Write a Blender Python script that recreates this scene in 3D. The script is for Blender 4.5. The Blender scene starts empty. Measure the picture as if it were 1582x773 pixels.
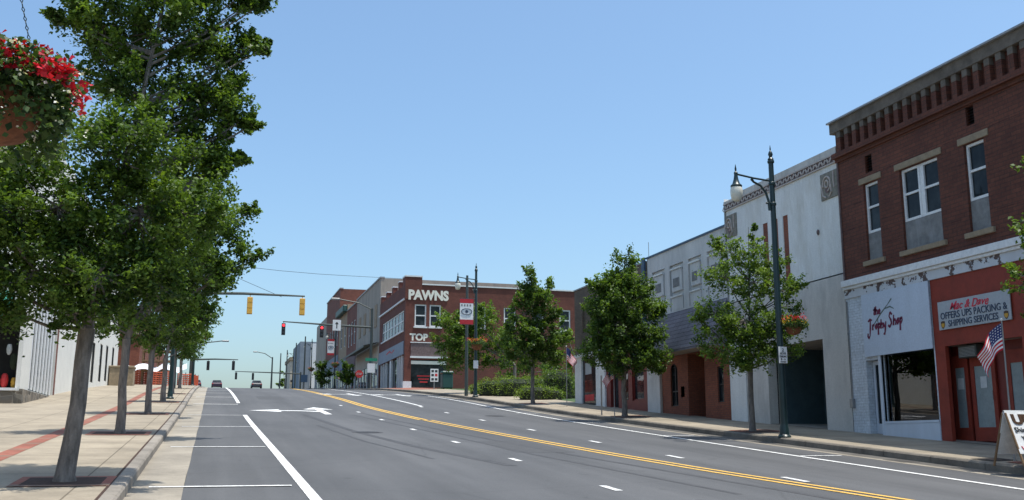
import bpy, bmesh, math, random
import numpy as np
from mathutils import Vector, Matrix
random.seed(7)
SC = bpy.context.scene
COL = SC.collection
PI = math.pi

# ------------------------------------------------------------ camera
FPX, CX, CY = 1550.0, 791.0, 386.5
PITCH = math.atan((685.0 - CY) / FPX)
YAW = math.atan((CX - 322.0) / FPX * math.cos(PITCH))
F = Vector((math.sin(YAW)*math.cos(PITCH), math.cos(YAW)*math.cos(PITCH), math.sin(PITCH)))
R = Vector((math.cos(YAW), -math.sin(YAW), 0))
U = Vector((-math.sin(YAW)*math.sin(PITCH), -math.cos(YAW)*math.sin(PITCH), math.cos(PITCH)))
cd = bpy.data.cameras.new('camera'); cam = bpy.data.objects.new('camera', cd); COL.objects.link(cam)
cam.matrix_world = Matrix(((R.x, U.x, -F.x, 0), (R.y, U.y, -F.y, 0), (R.z, U.z, -F.z, 0), (0, 0, 0, 1)))
cd.sensor_width = 36.0; cd.lens = 36.0*FPX/1582.0; cd.clip_start = 0.1; cd.clip_end = 6000
SC.camera = cam
# ------------------------------------------------------------ sky, sun, exposure
ELEV, AZ = math.radians(75.5), math.radians(32)      # sun stands over +X, turned AZ towards -Y
sdir = Vector((math.cos(ELEV)*math.cos(AZ), -math.cos(ELEV)*math.sin(AZ), math.sin(ELEV)))
w = bpy.data.worlds.new('World'); SC.world = w; w.use_nodes = True
nt = w.node_tree; nt.nodes.clear()
sky = nt.nodes.new('ShaderNodeTexSky'); sky.sky_type = 'NISHITA'; sky.sun_disc = False
sky.sun_elevation = ELEV; sky.sun_rotation = math.atan2(sdir.x, sdir.y)
sky.air_density = 1.1; sky.dust_density = 2.8; sky.ozone_density = 6.5; sky.altitude = 200
bg = nt.nodes.new('ShaderNodeBackground'); bg.inputs['Strength'].default_value = 0.15
wo = nt.nodes.new('ShaderNodeOutputWorld')
tn = nt.nodes.new('ShaderNodeMix'); tn.data_type = 'RGBA'; tn.blend_type = 'MULTIPLY'; tn.inputs[0].default_value = 1.0; tn.inputs[7].default_value = (1.0, 1.05, 0.98, 1)
nt.links.new(sky.outputs[0], tn.inputs[6]); nt.links.new(tn.outputs[2], bg.inputs['Color']); nt.links.new(bg.outputs[0], wo.inputs['Surface'])
sl = bpy.data.lights.new('sun', 'SUN'); sl.energy = 3.5; sl.angle = math.radians(0.55); sl.color = (1.0, 0.95, 0.87)
so = bpy.data.objects.new('sun', sl); COL.objects.link(so)
so.rotation_euler = sdir.to_track_quat('Z', 'Y').to_euler(); so.location = sdir*60
SC.view_settings.view_transform = 'Standard'; SC.view_settings.look = 'None'
SC.view_settings.exposure = 0.50; SC.view_settings.gamma = 1.0

def at(u, v, Y):            # point at depth Y that the photograph shows at pixel (u, v)
    d = F + R*((u-CX)/FPX) + U*((CY-v)/FPX)
    return d*(Y/d.y)
def px(Y, X=0.0):           # metres per photograph pixel there
    return (Y*math.cos(YAW)*math.cos(PITCH)+X*math.sin(YAW))/FPX

# ------------------------------------------------------------ terrain profile
SL = 0.06877
KN = [(-200,-15.354),(-60,-1.6-60*SL),(20,-1.6+20*SL),(32,-1.6+32*SL),(42,1.34),(52,2.15),(62,2.90),(72,3.58),(80,4.08),(88,4.56),(100,5.12),
      (130,6.68),(160,8.22),(200,10.1),(250,12.3),(300,14.1),(400,16.5),(600,18.0),(5000,10.0)]
def G(y):
    ks = KN
    if y <= ks[0][0]: return ks[0][1]
    for i in range(len(ks)-1):
        if y <= ks[i+1][0]:
            x0, z0 = ks[i]; x1, z1 = ks[i+1]
            def sl_(j):
                if j <= 0 or j >= len(ks)-1: return (ks[min(j+1, len(ks)-1)][1]-ks[max(j-1,0)][1])/(ks[min(j+1,len(ks)-1)][0]-ks[max(j-1,0)][0])
                a = (ks[j][1]-ks[j-1][1])/(ks[j][0]-ks[j-1][0]); b = (ks[j+1][1]-ks[j][1])/(ks[j+1][0]-ks[j][0])
                return (a+b)/2
            h = x1-x0; t = (y-x0)/h; m0 = sl_(i)*h; m1 = sl_(i+1)*h
            return (2*t**3-3*t*t+1)*z0+(t**3-2*t*t+t)*m0+(-2*t**3+3*t*t)*z1+(t**3-t*t)*m1
    return ks[-1][1]
KX = 14.05                                   # right kerb line
def SR(x, y): return G(y)+0.15+0.03*max(0, min(x-KX, 3.2))     # right sidewalk height

# ------------------------------------------------------------ materials
def new_mat(name):
    m = bpy.data.materials.new(name); m.use_nodes = True
    n = m.node_tree.nodes; l = m.node_tree.links
    return m, n, l, n['Principled BSDF']
def coords(n, l, brick=False, scale=1.0):
    g = n.new('ShaderNodeNewGeometry')
    if not brick: return g.outputs['Position']
    s = n.new('ShaderNodeSeparateXYZ'); l.new(g.outputs['Position'], s.inputs[0])
    a = n.new('ShaderNodeMath'); a.operation = 'ADD'; l.new(s.outputs[0], a.inputs[0]); l.new(s.outputs[1], a.inputs[1])
    c = n.new('ShaderNodeCombineXYZ'); l.new(a.outputs[0], c.inputs[0]); l.new(s.outputs[2], c.inputs[1])
    return c.outputs[0]
def ramp(n, stops):
    r = n.new('ShaderNodeValToRGB')
    while len(r.color_ramp.elements) < len(stops): r.color_ramp.elements.new(0.5)
    for e, (p, c) in zip(r.color_ramp.elements, stops):
        e.position = p; e.color = (c[0], c[1], c[2], 1)
    return r
def noise(n, l, co, scale, detail=5, rough=0.6, stretch=None):
    t = n.new('ShaderNodeTexNoise'); t.inputs['Scale'].default_value = scale
    t.inputs['Detail'].default_value = detail; t.inputs['Roughness'].default_value = rough
    if stretch:
        mp = n.new('ShaderNodeMapping'); mp.inputs['Scale'].default_value = stretch; l.new(co, mp.inputs[0]); co = mp.outputs[0]
    l.new(co, t.inputs['Vector']); return t
def mixc(n, l, fac, a, b, mode='MIX'):
    m = n.new('ShaderNodeMix'); m.data_type = 'RGBA'; m.blend_type = mode
    for inp, v in ((m.inputs[0], fac), (m.inputs[6], a), (m.inputs[7], b)):
        if hasattr(v, 'default_value'): l.new(v, inp)
        elif isinstance(v, (int, float)): inp.default_value = v
        else: inp.default_value = (v[0], v[1], v[2], 1)
    return m.outputs[2]
def bump(n, l, b, h, strength=0.3, dist=0.02):
    bp = n.new('ShaderNodeBump'); bp.inputs['Strength'].default_value = strength; bp.inputs['Distance'].default_value = dist
    l.new(h, bp.inputs['Height']); l.new(bp.outputs[0], b.inputs['Normal'])
def mat(name, c, rough=0.7, var=0.2, scale=2.0, bmp=0.1, metal=0.0, fine=25, dirt=None, streak=False):
    m, n, l, b = new_mat(name); co = coords(n, l)
    t = noise(n, l, co, scale, 6, 0.65, (1, 1, 0.25) if streak else None); t2 = noise(n, l, co, fine, 3)
    lo = [x*(1-var) for x in c]; hi = [min(1, x*(1+var)) for x in c]
    r = ramp(n, [(0.3, lo), (0.7, hi)]); l.new(t.outputs[0], r.inputs[0])
    r2 = ramp(n, [(0.3, (0.86,)*3), (0.7, (1.0,)*3)]); l.new(t2.outputs[0], r2.inputs[0])
    out = mixc(n, l, 1.0, r.outputs[0], r2.outputs[0], 'MULTIPLY')
    if dirt:
        t3 = noise(n, l, co, 1.1, 8, 0.7, (1, 1, 0.3)); r3 = ramp(n, [(0.48, (0, 0, 0)), (0.75, (1, 1, 1))]); l.new(t3.outputs[0], r3.inputs[0])
        out = mixc(n, l, r3.outputs[0], out, dirt)
    l.new(out, b.inputs['Base Color']); b.inputs['Roughness'].default_value = rough; b.inputs['Metallic'].default_value = metal
    if bmp: bump(n, l, b, t2.outputs[0], bmp, 0.01)
    return m
def brick(name, c1, c2, mortar, bw=0.21, bh=0.075, ms=0.012, rough=0.85, course=None, bs=0.4, dirt=0.35):
    m, n, l, b = new_mat(name); co = coords(n, l, True)
    t = n.new('ShaderNodeTexBrick'); l.new(co, t.inputs['Vector'])
    t.inputs['Scale'].default_value = 1; t.inputs['Brick Width'].default_value = bw; t.inputs['Row Height'].default_value = bh
    t.inputs['Mortar Size'].default_value = ms; t.inputs['Mortar Smooth'].default_value = 0.3; t.inputs['Bias'].default_value = -0.1
    t.inputs['Color1'].default_value = (*c1, 1); t.inputs['Color2'].default_value = (*c2, 1); t.inputs['Mortar'].default_value = (*mortar, 1)
    p = coords(n, l); nz = noise(n, l, p, 0.9, 8, 0.7); r = ramp(n, [(0.3, (1-dirt,)*3), (0.7, (1.15,)*3)]); l.new(nz.outputs[0], r.inputs[0])
    out = mixc(n, l, 1.0, t.outputs[0], r.outputs[0], 'MULTIPLY')
    nz2 = noise(n, l, p, 14, 4); r2 = ramp(n, [(0.25, (0.75,)*3), (0.75, (1.2,)*3)]); l.new(nz2.outputs[0], r2.inputs[0])
    out = mixc(n, l, 1.0, out, r2.outputs[0], 'MULTIPLY')
    if course:
        s = n.new('ShaderNodeSeparateXYZ'); l.new(co, s.inputs[0])
        wob = noise(n, l, p, 0.8, 3); ad = n.new('ShaderNodeMath'); ad.operation = 'MULTIPLY_ADD'
        l.new(wob.outputs[0], ad.inputs[0]); ad.inputs[1].default_value = 0.05; l.new(s.outputs[1], ad.inputs[2])
        md = n.new('ShaderNodeMath'); md.operation = 'PINGPONG'; l.new(ad.outputs[0], md.inputs[0]); md.inputs[1].default_value = course
        r3 = ramp(n, [(0.0, (0.35,)*3), (0.07, (1, 1, 1))]); mr = n.new('ShaderNodeMath'); mr.operation = 'DIVIDE'; l.new(md.outputs[0], mr.inputs[0]); mr.inputs[1].default_value = course
        l.new(mr.outputs[0], r3.inputs[0])
        pt = noise(n, l, p, 1.7, 3); r4 = ramp(n, [(0.42, (0, 0, 0)), (0.6, (1, 1, 1))]); l.new(pt.outputs[0], r4.inputs[0])
        out2 = mixc(n, l, 1.0, out, r3.outputs[0], 'MULTIPLY'); out = mixc(n, l, r4.outputs[0], out, out2)
    l.new(out, b.inputs['Base Color']); b.inputs['Roughness'].default_value = rough
    mx = n.new('ShaderNodeMath'); mx.operation = 'MULTIPLY_ADD'; l.new(t.outputs['Fac'], mx.inputs[0]); mx.inputs[1].default_value = -0.7; l.new(nz2.outputs[0], mx.inputs[2])
    bump(n, l, b, mx.outputs[0], bs, 0.01)
    return m
def plain(name, c, rough=0.5, metal=0.0, emit=0):
    m, n, l, b = new_mat(name); b.inputs['Base Color'].default_value = (*c, 1); b.inputs['Roughness'].default_value = rough; b.inputs['Metallic'].default_value = metal
    if emit: b.inputs['Emission Color'].default_value = (*c, 1); b.inputs['Emission Strength'].default_value = emit
    co = coords(n, l); t = noise(n, l, co, 9, 4)
    r = ramp(n, [(0.3, [x*0.88 for x in c]), (0.7, [min(1, x*1.08) for x in c])]); l.new(t.outputs[0], r.inputs[0]); l.new(r.outputs[0], b.inputs['Base Color'])
    return m
def glass_dark(name, c=(0.012, 0.016, 0.02), rough=0.03, through=0.0, tint=(0.8, 0.85, 0.85)):
    m, n, l, b = new_mat(name)
    co = coords(n, l); t = noise(n, l, co, 0.7, 2); bump(n, l, b, t.outputs[0], 0.05, 0.05)
    t2 = noise(n, l, co, 1.6, 4, 0.6); r_ = ramp(n, [(0.4, c), (0.62, (0.035, 0.042, 0.045))]); l.new(t2.outputs[0], r_.inputs[0]); l.new(r_.outputs[0], b.inputs['Base Color'])
    b.inputs['Roughness'].default_value = rough; b.inputs['IOR'].default_value = 1.27
    if through:
        tr = n.new('ShaderNodeBsdfTransparent'); tr.inputs[0].default_value = (*tint, 1)
        gl = n.new('ShaderNodeBsdfGlossy'); gl.inputs['Roughness'].default_value = rough
        fr = n.new('ShaderNodeFresnel'); fr.inputs['IOR'].default_value = 1.9
        mx = n.new('ShaderNodeMixShader'); l.new(fr.outputs[0], mx.inputs[0]); l.new(tr.outputs[0], mx.inputs[1]); l.new(gl.outputs[0], mx.inputs[2])
        l.new(mx.outputs[0], n['Material Output'].inputs['Surface'])
    return m
def leaf_mat(name, lo, hi, trans=0.38):
    m, n, l, b = new_mat(name)
    a = n.new('ShaderNodeAttribute'); a.attribute_name = 'tint'
    r = ramp(n, [(0.0, lo), (1.0, hi)]); l.new(a.outputs['Fac'], r.inputs[0])
    l.new(r.outputs[0], b.inputs['Base Color']); b.inputs['Roughness'].default_value = 0.5; b.inputs['Specular IOR Level'].default_value = 0.35
    t = n.new('ShaderNodeBsdfTranslucent'); br = mixc(n, l, 1.0, r.outputs[0], (1.5, 1.5, 0.5), 'MULTIPLY'); l.new(br, t.inputs[0])
    mx = n.new('ShaderNodeMixShader'); mx.inputs[0].default_value = trans
    l.new(b.outputs[0], mx.inputs[1]); l.new(t.outputs[0], mx.inputs[2]); l.new(mx.outputs[0], n['Material Output'].inputs['Surface'])
    return m

# asphalt
def asphalt():
    m, n, l, b = new_mat('asphalt'); p = coords(n, l)
    a = noise(n, l, p, 0.35, 6, 0.6, (1, 0.35, 1)); r = ramp(n, [(0.3, (0.068, 0.070, 0.073)), (0.7, (0.104, 0.105, 0.107))]); l.new(a.outputs[0], r.inputs[0])
    g = noise(n, l, p, 60, 3, 0.8); r2 = ramp(n, [(0.3, (0.72,)*3), (0.7, (1.2,)*3)]); l.new(g.outputs[0], r2.inputs[0])
    st = noise(n, l, p, 1.0, 4, 0.6, (2.2, 0.05, 1)); r3 = ramp(n, [(0.35, (0.9,)*3), (0.65, (1.07,)*3)]); l.new(st.outputs[0], r3.inputs[0])
    o = mixc(n, l, 1, r.outputs[0], r2.outputs[0], 'MULTIPLY'); o = mixc(n, l, 1, o, r3.outputs[0], 'MULTIPLY')
    sx = n.new('ShaderNodeSeparateXYZ'); l.new(p, sx.inputs[0]); wv = n.new('ShaderNodeMath'); wv.operation = 'MULTIPLY_ADD'; l.new(sx.outputs[0], wv.inputs[0]); wv.inputs[1].default_value = 3.35; l.new(a.outputs[0], wv.inputs[2])
    sn = n.new('ShaderNodeMath'); sn.operation = 'SINE'; l.new(wv.outputs[0], sn.inputs[0]); r6 = ramp(n, [(0.0, (0.93,)*3), (1.0, (1.06,)*3)]); hn = n.new('ShaderNodeMath'); hn.operation = 'MULTIPLY_ADD'; l.new(sn.outputs[0], hn.inputs[0]); hn.inputs[1].default_value = .5; hn.inputs[2].default_value = .5; l.new(hn.outputs[0], r6.inputs[0])
    o = mixc(n, l, 1, o, r6.outputs[0], 'MULTIPLY')
    sp = noise(n, l, p, 2.6, 2, 0.5, (1, .6, 1)); r7 = ramp(n, [(0.68, (1,)*3), (0.76, (0.74,)*3)]); l.new(sp.outputs[0], r7.inputs[0]); o = mixc(n, l, 1, o, r7.outputs[0], 'MULTIPLY')
    v = n.new('ShaderNodeTexVoronoi'); v.feature = 'DISTANCE_TO_EDGE'; v.inputs['Scale'].default_value = 0.22; 
    wn = noise(n, l, p, 1.2, 4); vm = n.new('ShaderNodeMixRGB'); vm.inputs[0].default_value = 0.12; l.new(p, vm.inputs[1]); l.new(wn.outputs['Color'], vm.inputs[2]); l.new(vm.outputs[0], v.inputs['Vector'])
    r4 = ramp(n, [(0.0, (0.72,)*3), (0.006, (1, 1, 1))]); l.new(v.outputs['Distance'], r4.inputs[0]); o = mixc(n, l, 0.6, o, mixc(n, l, 1, o, r4.outputs[0], 'MULTIPLY'))
    l.new(o, b.inputs['Base Color']); b.inputs['Roughness'].default_value = 0.82; bump(n, l, b, g.outputs[0], 0.35, 0.006)
    return m
def concrete(name, c, joint=1.5, var=0.16, jx=0.0):
    m, n, l, b = new_mat(name); p = coords(n, l)
    a = noise(n, l, p, 0.6, 8, 0.7); r = ramp(n, [(0.28, [x*(1-var*1.5) for x in c]), (0.7, [x*(1+var) for x in c])]); l.new(a.outputs[0], r.inputs[0])
    g = noise(n, l, p, 30, 4, 0.7); r2 = ramp(n, [(0.3, (0.85,)*3), (0.7, (1.08,)*3)]); l.new(g.outputs[0], r2.inputs[0])
    o = mixc(n, l, 1, r.outputs[0], r2.outputs[0], 'MULTIPLY')
    sp = noise(n, l, p, 4.5, 3, 0.5); r5 = ramp(n, [(0.66, (1,)*3), (0.74, (0.72, 0.70, 0.66))]); l.new(sp.outputs[0], r5.inputs[0]); o = mixc(n, l, 0.7, o, mixc(n, l, 1, o, r5.outputs[0], 'MULTIPLY'))
    if joint:
        t = n.new('ShaderNodeTexBrick'); t.offset = 0; l.new(p, t.inputs['Vector']); t.inputs['Scale'].default_value = 1
        t.inputs['Brick Width'].default_value = joint; t.inputs['Row Height'].default_value = joint; t.inputs['Mortar Size'].default_value = 0.012
        t.inputs['Color1'].default_value = (1, 1, 1, 1); t.inputs['Color2'].default_value = (0.93, 0.93, 0.93, 1); t.inputs['Mortar'].default_value = (0.45, 0.43, 0.40, 1)
        o = mixc(n, l, 1, o, t.outputs[0], 'MULTIPLY')
    l.new(o, b.inputs['Base Color']); b.inputs['Roughness'].default_value = 0.9; bump(n, l, b, g.outputs[0], 0.2, 0.005)
    return m
def paint(name, c, wear=0.35):
    m, n, l, b = new_mat(name); p = coords(n, l)
    a = noise(n, l, p, 7, 8, 0.75); r = ramp(n, [(0.30, [x*(1-wear*1.8) for x in c]), (0.52, c)]); l.new(a.outputs[0], r.inputs[0])
    g = noise(n, l, p, 55, 3, 0.8); r2 = ramp(n, [(0.3, (0.8,)*3), (0.55, (1.0,)*3)]); l.new(g.outputs[0], r2.inputs[0])
    l.new(mixc(n, l, 1, r.outputs[0], r2.outputs[0], 'MULTIPLY'), b.inputs['Base Color']); b.inputs['Roughness'].default_value = 0.7
    return m
def peeling(name, base, under, thr=0.62, scale=2.2, fine_thr=0.0):
    m, n, l, b = new_mat(name); p = coords(n, l)
    a = noise(n, l, p, scale, 8, 0.62); r = ramp(n, [(thr, (0, 0, 0)), (thr+0.012, (1, 1, 1))]); l.new(a.outputs[0], r.inputs[0])
    g = noise(n, l, p, 1.3, 6, 0.7, (1, 1, 0.3)); r2 = ramp(n, [(0.3, [x*0.82 for x in base]), (0.7, base)]); l.new(g.outputs[0], r2.inputs[0])
    un = noise(n, l, p, 20, 4); ru = ramp(n, [(0.3, [x*0.5 for x in under]), (0.7, under)]); l.new(un.outputs[0], ru.inputs[0])
    o = mixc(n, l, r.outputs[0], r2.outputs[0], ru.outputs[0])
    l.new(o, b.inputs['Base Color']); b.inputs['Roughness'].default_value = 0.6
    inv = n.new('ShaderNodeMath'); inv.operation = 'SUBTRACT'; inv.inputs[0].default_value = 1; l.new(r.outputs[0], inv.inputs[1]); bump(n, l, b, inv.outputs[0], 0.6, 0.01)
    return m

M = dict(
 asphalt=asphalt(), walk=concrete('sidewalk_concrete', (0.335, 0.285, 0.212), 1.52, 0.26), gutter=concrete('gutter_concrete', (0.31, 0.275, 0.22), 0, 0.25), kerb=concrete('kerb_concrete', (0.28, 0.25, 0.21), 0, 0.3),
 earth=mat('earth', (0.12, 0.11, 0.07), 0.95, 0.3, 0.3), grass=mat('grass', (0.05, 0.09, 0.025), 0.9, 0.4, 1.5), mulch=mat('mulch', (0.055, 0.028, 0.018), 0.95, 0.4, 12, 0.8),
 white_line=paint('white_line', (0.78, 0.78, 0.76)), yellow_line=paint('yellow_line', (0.72, 0.44, 0.09), 0.2), skid=mat('tyre_rubber_on_asphalt', (0.060, 0.060, 0.063), 0.8, 0.25, 3),
 brick_walk=brick('brick_paving', (0.30, 0.10, 0.065), (0.24, 0.08, 0.05), (0.2, 0.14, 0.1), 0.2, 0.1, 0.008, 0.85, None, 0.2, 0.2),
 red_brick=brick('dark_red_brick', (0.155, 0.050, 0.028), (0.118, 0.037, 0.022), (0.080, 0.034, 0.022), 0.3, 0.1, 0.01, 0.85, 0.33, 0.7),
 pawn_brick=brick('brown_red_brick', (0.175, 0.052, 0.034), (0.145, 0.044, 0.03), (0.10, 0.05, 0.04), 0.22, 0.08, 0.008, 0.85),
 far_brick=brick('old_red_brick', (0.22, 0.075, 0.05), (0.17, 0.06, 0.042), (0.13, 0.075, 0.06), 0.22, 0.08, 0.008),
 orange_brick=brick('orange_brick', (0.27, 0.082, 0.042), (0.22, 0.062, 0.035), (0.15, 0.065, 0.045), 0.22, 0.075, 0.01),
 tan_brick=brick('brown_tan_brick', (0.175, 0.13, 0.09), (0.135, 0.10, 0.072), (0.10, 0.085, 0.07), 0.22, 0.08, 0.01),
 white_brick=brick('whitewashed_brick', (0.58, 0.63, 0.68), (0.54, 0.59, 0.64), (0.46, 0.50, 0.54), 0.22, 0.075, 0.008, 0.7, None, 0.5, 0.2),
 band_stone=mat('weathered_cornice_stone', (0.15, 0.125, 0.10), 0.9, 0.35, 3, 0.4), lintel=mat('tan_sandstone', (0.30, 0.235, 0.155), 0.9, 0.2, 6, 0.4),
 cap=mat('zinc_coping', (0.30, 0.31, 0.32), 0.5, 0.2, 4), stucco_w=mat('white_stucco', (0.76, 0.765, 0.74), 0.85, 0.10, 1.5, 0.3, dirt=(0.52, 0.50, 0.44), streak=True),
 stucco_b=mat('cream_grey_stucco', (0.58, 0.56, 0.52), 0.85, 0.12, 1.2, 0.3, dirt=(0.33, 0.32, 0.30), streak=True), stucco_g=mat('pale_grey_stucco', (0.60, 0.595, 0.58), 0.85, 0.12, 1.5, 0.2, dirt=(0.36, 0.36, 0.35), streak=True),
 relief=mat('purple_brown_relief', (0.17, 0.12, 0.115), 0.85, 0.3, 6, 0.3), relief_l=mat('pale_relief', (0.48, 0.42, 0.38), 0.85, 0.15, 6, 0.3), relief_g=mat('green_brown_relief', (0.23, 0.215, 0.18), 0.85, 0.3, 9, 0.3),
 frame_w=mat('white_window_paint', (0.76, 0.77, 0.76), 0.5, 0.1, 8), panel_g=mat('grey_board', (0.20, 0.20, 0.195), 0.85, 0.25, 5, 0.3, dirt=(0.30, 0.31, 0.31)),
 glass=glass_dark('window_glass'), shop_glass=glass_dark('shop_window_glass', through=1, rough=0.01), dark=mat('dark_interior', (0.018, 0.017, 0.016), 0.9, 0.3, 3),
 white_paint=peeling('white_paint', (0.60, 0.66, 0.73), (0.30, 0.24, 0.22), 0.70, 4), peel=peeling('peeling_white_paint', (0.60, 0.62, 0.64), (0.13, 0.085, 0.075), 0.565, 3.2),
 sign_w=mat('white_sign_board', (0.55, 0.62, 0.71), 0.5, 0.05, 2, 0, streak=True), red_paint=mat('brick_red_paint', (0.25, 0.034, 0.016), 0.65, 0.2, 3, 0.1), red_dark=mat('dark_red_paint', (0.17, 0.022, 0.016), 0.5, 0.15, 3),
 sign_grey=mat('grey_sign_board', (0.40, 0.43, 0.45), 0.5, 0.06, 3, 0), frosted=mat('paper_covered_glass', (0.26, 0.31, 0.31), 0.35, 0.12, 5, 0), paper=plain('paper', (0.55, 0.57, 0.56), 0.7),
 teal=mat('dark_teal_paint', (0.06, 0.10, 0.115), 0.5, 0.2, 3), tan_soffit=mat('tan_soffit', (0.34, 0.29, 0.24), 0.8), black=plain('black', (0.012, 0.012, 0.014), 0.5),
 lamp=mat('dark_green_lamp_paint', (0.010, 0.030, 0.032), 0.35, 0.2, 4, 0), globe=plain('milky_glass', (0.68, 0.66, 0.56), 0.25), steel=plain('galvanised_steel', (0.28, 0.28, 0.28), 0.45, 0.6), dark_steel=plain('grey_green_steel', (0.05, 0.065, 0.06), 0.5),
 coco=mat('terracotta_liner', (0.20, 0.075, 0.035), 0.95, 0.35, 14, 0.8), bark=mat('grey_bark', (0.19, 0.168, 0.148), 0.95, 0.5, 14, 1.0, fine=40, streak=True),
 leaf=leaf_mat('pear_leaves', (0.030, 0.068, 0.016), (0.145, 0.235, 0.042)), leaf_n=leaf_mat('near_leaves', (0.028, 0.066, 0.016), (0.150, 0.24, 0.040)), leaf_h=leaf_mat('hedge_leaves', (0.08, 0.14, 0.02), (0.20, 0.28, 0.05)), leaf_y=leaf_mat('light_leaves', (0.045, 0.095, 0.018), (0.17, 0.26, 0.045)),
 leaf_b=leaf_mat('basket_leaves', (0.018, 0.045, 0.018), (0.10, 0.17, 0.05)), petal_r=leaf_mat('red_petals', (0.36, 0.004, 0.015), (0.62, 0.02, 0.05), 0.2), petal_w=leaf_mat('white_petals', (0.6, 0.6, 0.55), (0.8, 0.8, 0.75), 0.2), petal_y=leaf_mat('yellow_petals', (0.6, 0.3, 0.02), (0.75, 0.5, 0.05), 0.2),
 sig_y=mat('signal_yellow', (0.72, 0.40, 0.06), 0.5, 0.08, 5, 0), red_light=plain('red_light', (1.0, 0.03, 0.04), 0.4, 0, 1.6), dark_lens=plain('dark_lens', (0.02, 0.02, 0.02), 0.3),
 flag_r=plain('flag_red', (0.50, 0.015, 0.03), 0.8), flag_w=plain('flag_white', (0.75, 0.75, 0.75), 0.8), flag_b=plain('flag_blue', (0.02, 0.035, 0.14), 0.8),
 letter=mat('cream_letters', (0.82, 0.79, 0.68), 0.6, 0.05, 4, 0), orange=mat('orange_netting', (0.60, 0.13, 0.06), 0.7, 0.15, 6), tarp=plain('white_tarp', (0.85, 0.86, 0.88), 0.5), wood=mat('scaffold_timber', (0.20, 0.12, 0.06), 0.8, 0.3, 4),
 shingle=brick('grey_shingle', (0.20, 0.185, 0.21), (0.165, 0.155, 0.175), (0.07, 0.065, 0.075), 0.9, 0.16, 0.012, 0.9, None, 0.8, 0.2), blue=plain('blue_metal', (0.03, 0.07, 0.13), 0.5),
 grey_far=mat('grey_render', (0.36, 0.325, 0.27), 0.85, 0.15, 1, 0.1, dirt=(0.2, 0.19, 0.175), streak=True), bluegrey=mat('blue_grey_render', (0.22, 0.26, 0.30), 0.85, 0.12, 1), tan_far=mat('tan_render', (0.33, 0.255, 0.17), 0.85, 0.15, 2), cream=mat('cream_render', (0.52, 0.47, 0.38), 0.85, 0.1, 1),
 fascia=mat('blue_grey_fascia', (0.24, 0.29, 0.35), 0.6, 0.1, 2), green_m=plain('green_metal', (0.02, 0.07, 0.06), 0.5), stone=None, crate_red=plain('red_print', (0.55, 0.03, 0.03), 0.6), purple=plain('purple_red_brushstroke', (0.15, 0.015, 0.05), 0.6), pink_red=plain('red_script', (0.60, 0.03, 0.06), 0.6), navy=plain('dark_blue_letters', (0.03, 0.05, 0.09), 0.6),
 gold=plain('gold', (0.55, 0.30, 0.03), 0.4), brown=plain('brown', (0.06, 0.03, 0.015), 0.5), ink=plain('ink', (0.03, 0.03, 0.03), 0.6), green_brush=plain('grey_green_brush', (0.12, 0.16, 0.14), 0.6), awning=plain('green_awning_cloth', (0.02, 0.22, 0.15), 0.8), stripe_blue=plain('blue_curtain', (0.12, 0.22, 0.30), 0.7),
 white_bright=mat('bright_white_stucco', (0.78, 0.77, 0.71), 0.85, 0.06, 1.5, 0.2), silver=plain('silver_trophy', (0.75, 0.75, 0.72), 0.3, 0.3), banner_red=plain('banner_red', (0.42, 0.02, 0.03), 0.8), green_sign=plain('green_sign', (0.01, 0.22, 0.12), 0.5), car_dark=plain('dark_purple_car_paint', (0.05, 0.025, 0.05), 0.25), car_grey=plain('grey_car_paint', (0.05, 0.055, 0.065), 0.25), rubber=plain('rubber', (0.015, 0.015, 0.015), 0.9),
)
def stonewall():
    m, n, l, b = new_mat('rubble_stone'); p = coords(n, l)
    v = n.new('ShaderNodeTexVoronoi'); v.feature = 'DISTANCE_TO_EDGE'; v.inputs['Scale'].default_value = 2.6; l.new(p, v.inputs['Vector'])
    c = n.new('ShaderNodeTexVoronoi'); c.inputs['Scale'].default_value = 2.6; l.new(p, c.inputs['Vector'])
    r = ramp(n, [(0.0, (0.13, 0.12, 0.10)), (1.0, (0.26, 0.22, 0.17))]); l.new(c.outputs['Color'], r.inputs[0])
    r2 = ramp(n, [(0.0, (1.5,)*3), (0.05, (0.9,)*3)]); l.new(v.outputs['Distance'], r2.inputs[0])
    l.new(mixc(n, l, 1, r.outputs[0], r2.outputs[0], 'MULTIPLY'), b.inputs['Base Color']); b.inputs['Roughness'].default_value = 0.9; bump(n, l, b, v.outputs['Distance'], 0.8, 0.1)
    return m
M['stone'] = stonewall(); M['gutter_dark'] = concrete('gutter_painted_shade', (0.12, 0.11, 0.095), 0, 0.35); M['kerb_dark'] = concrete('kerb_painted_shade', (0.20, 0.175, 0.14), 0, 0.45); M['iron'] = mat('cast_iron', (0.045, 0.04, 0.036), 0.6, 0.3, 20, 0.5, 0.3); M['patch'] = mat('asphalt_repair', (0.070, 0.071, 0.073), 0.85, 0.12, 5, 0.4, fine=60)  # tree shade of the right gutter and kerb is painted into both dark concretes
M['leaf_core'] = mat('dark_twigs', (0.02, 0.03, 0.012), 0.95, 0.3, 8)

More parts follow.
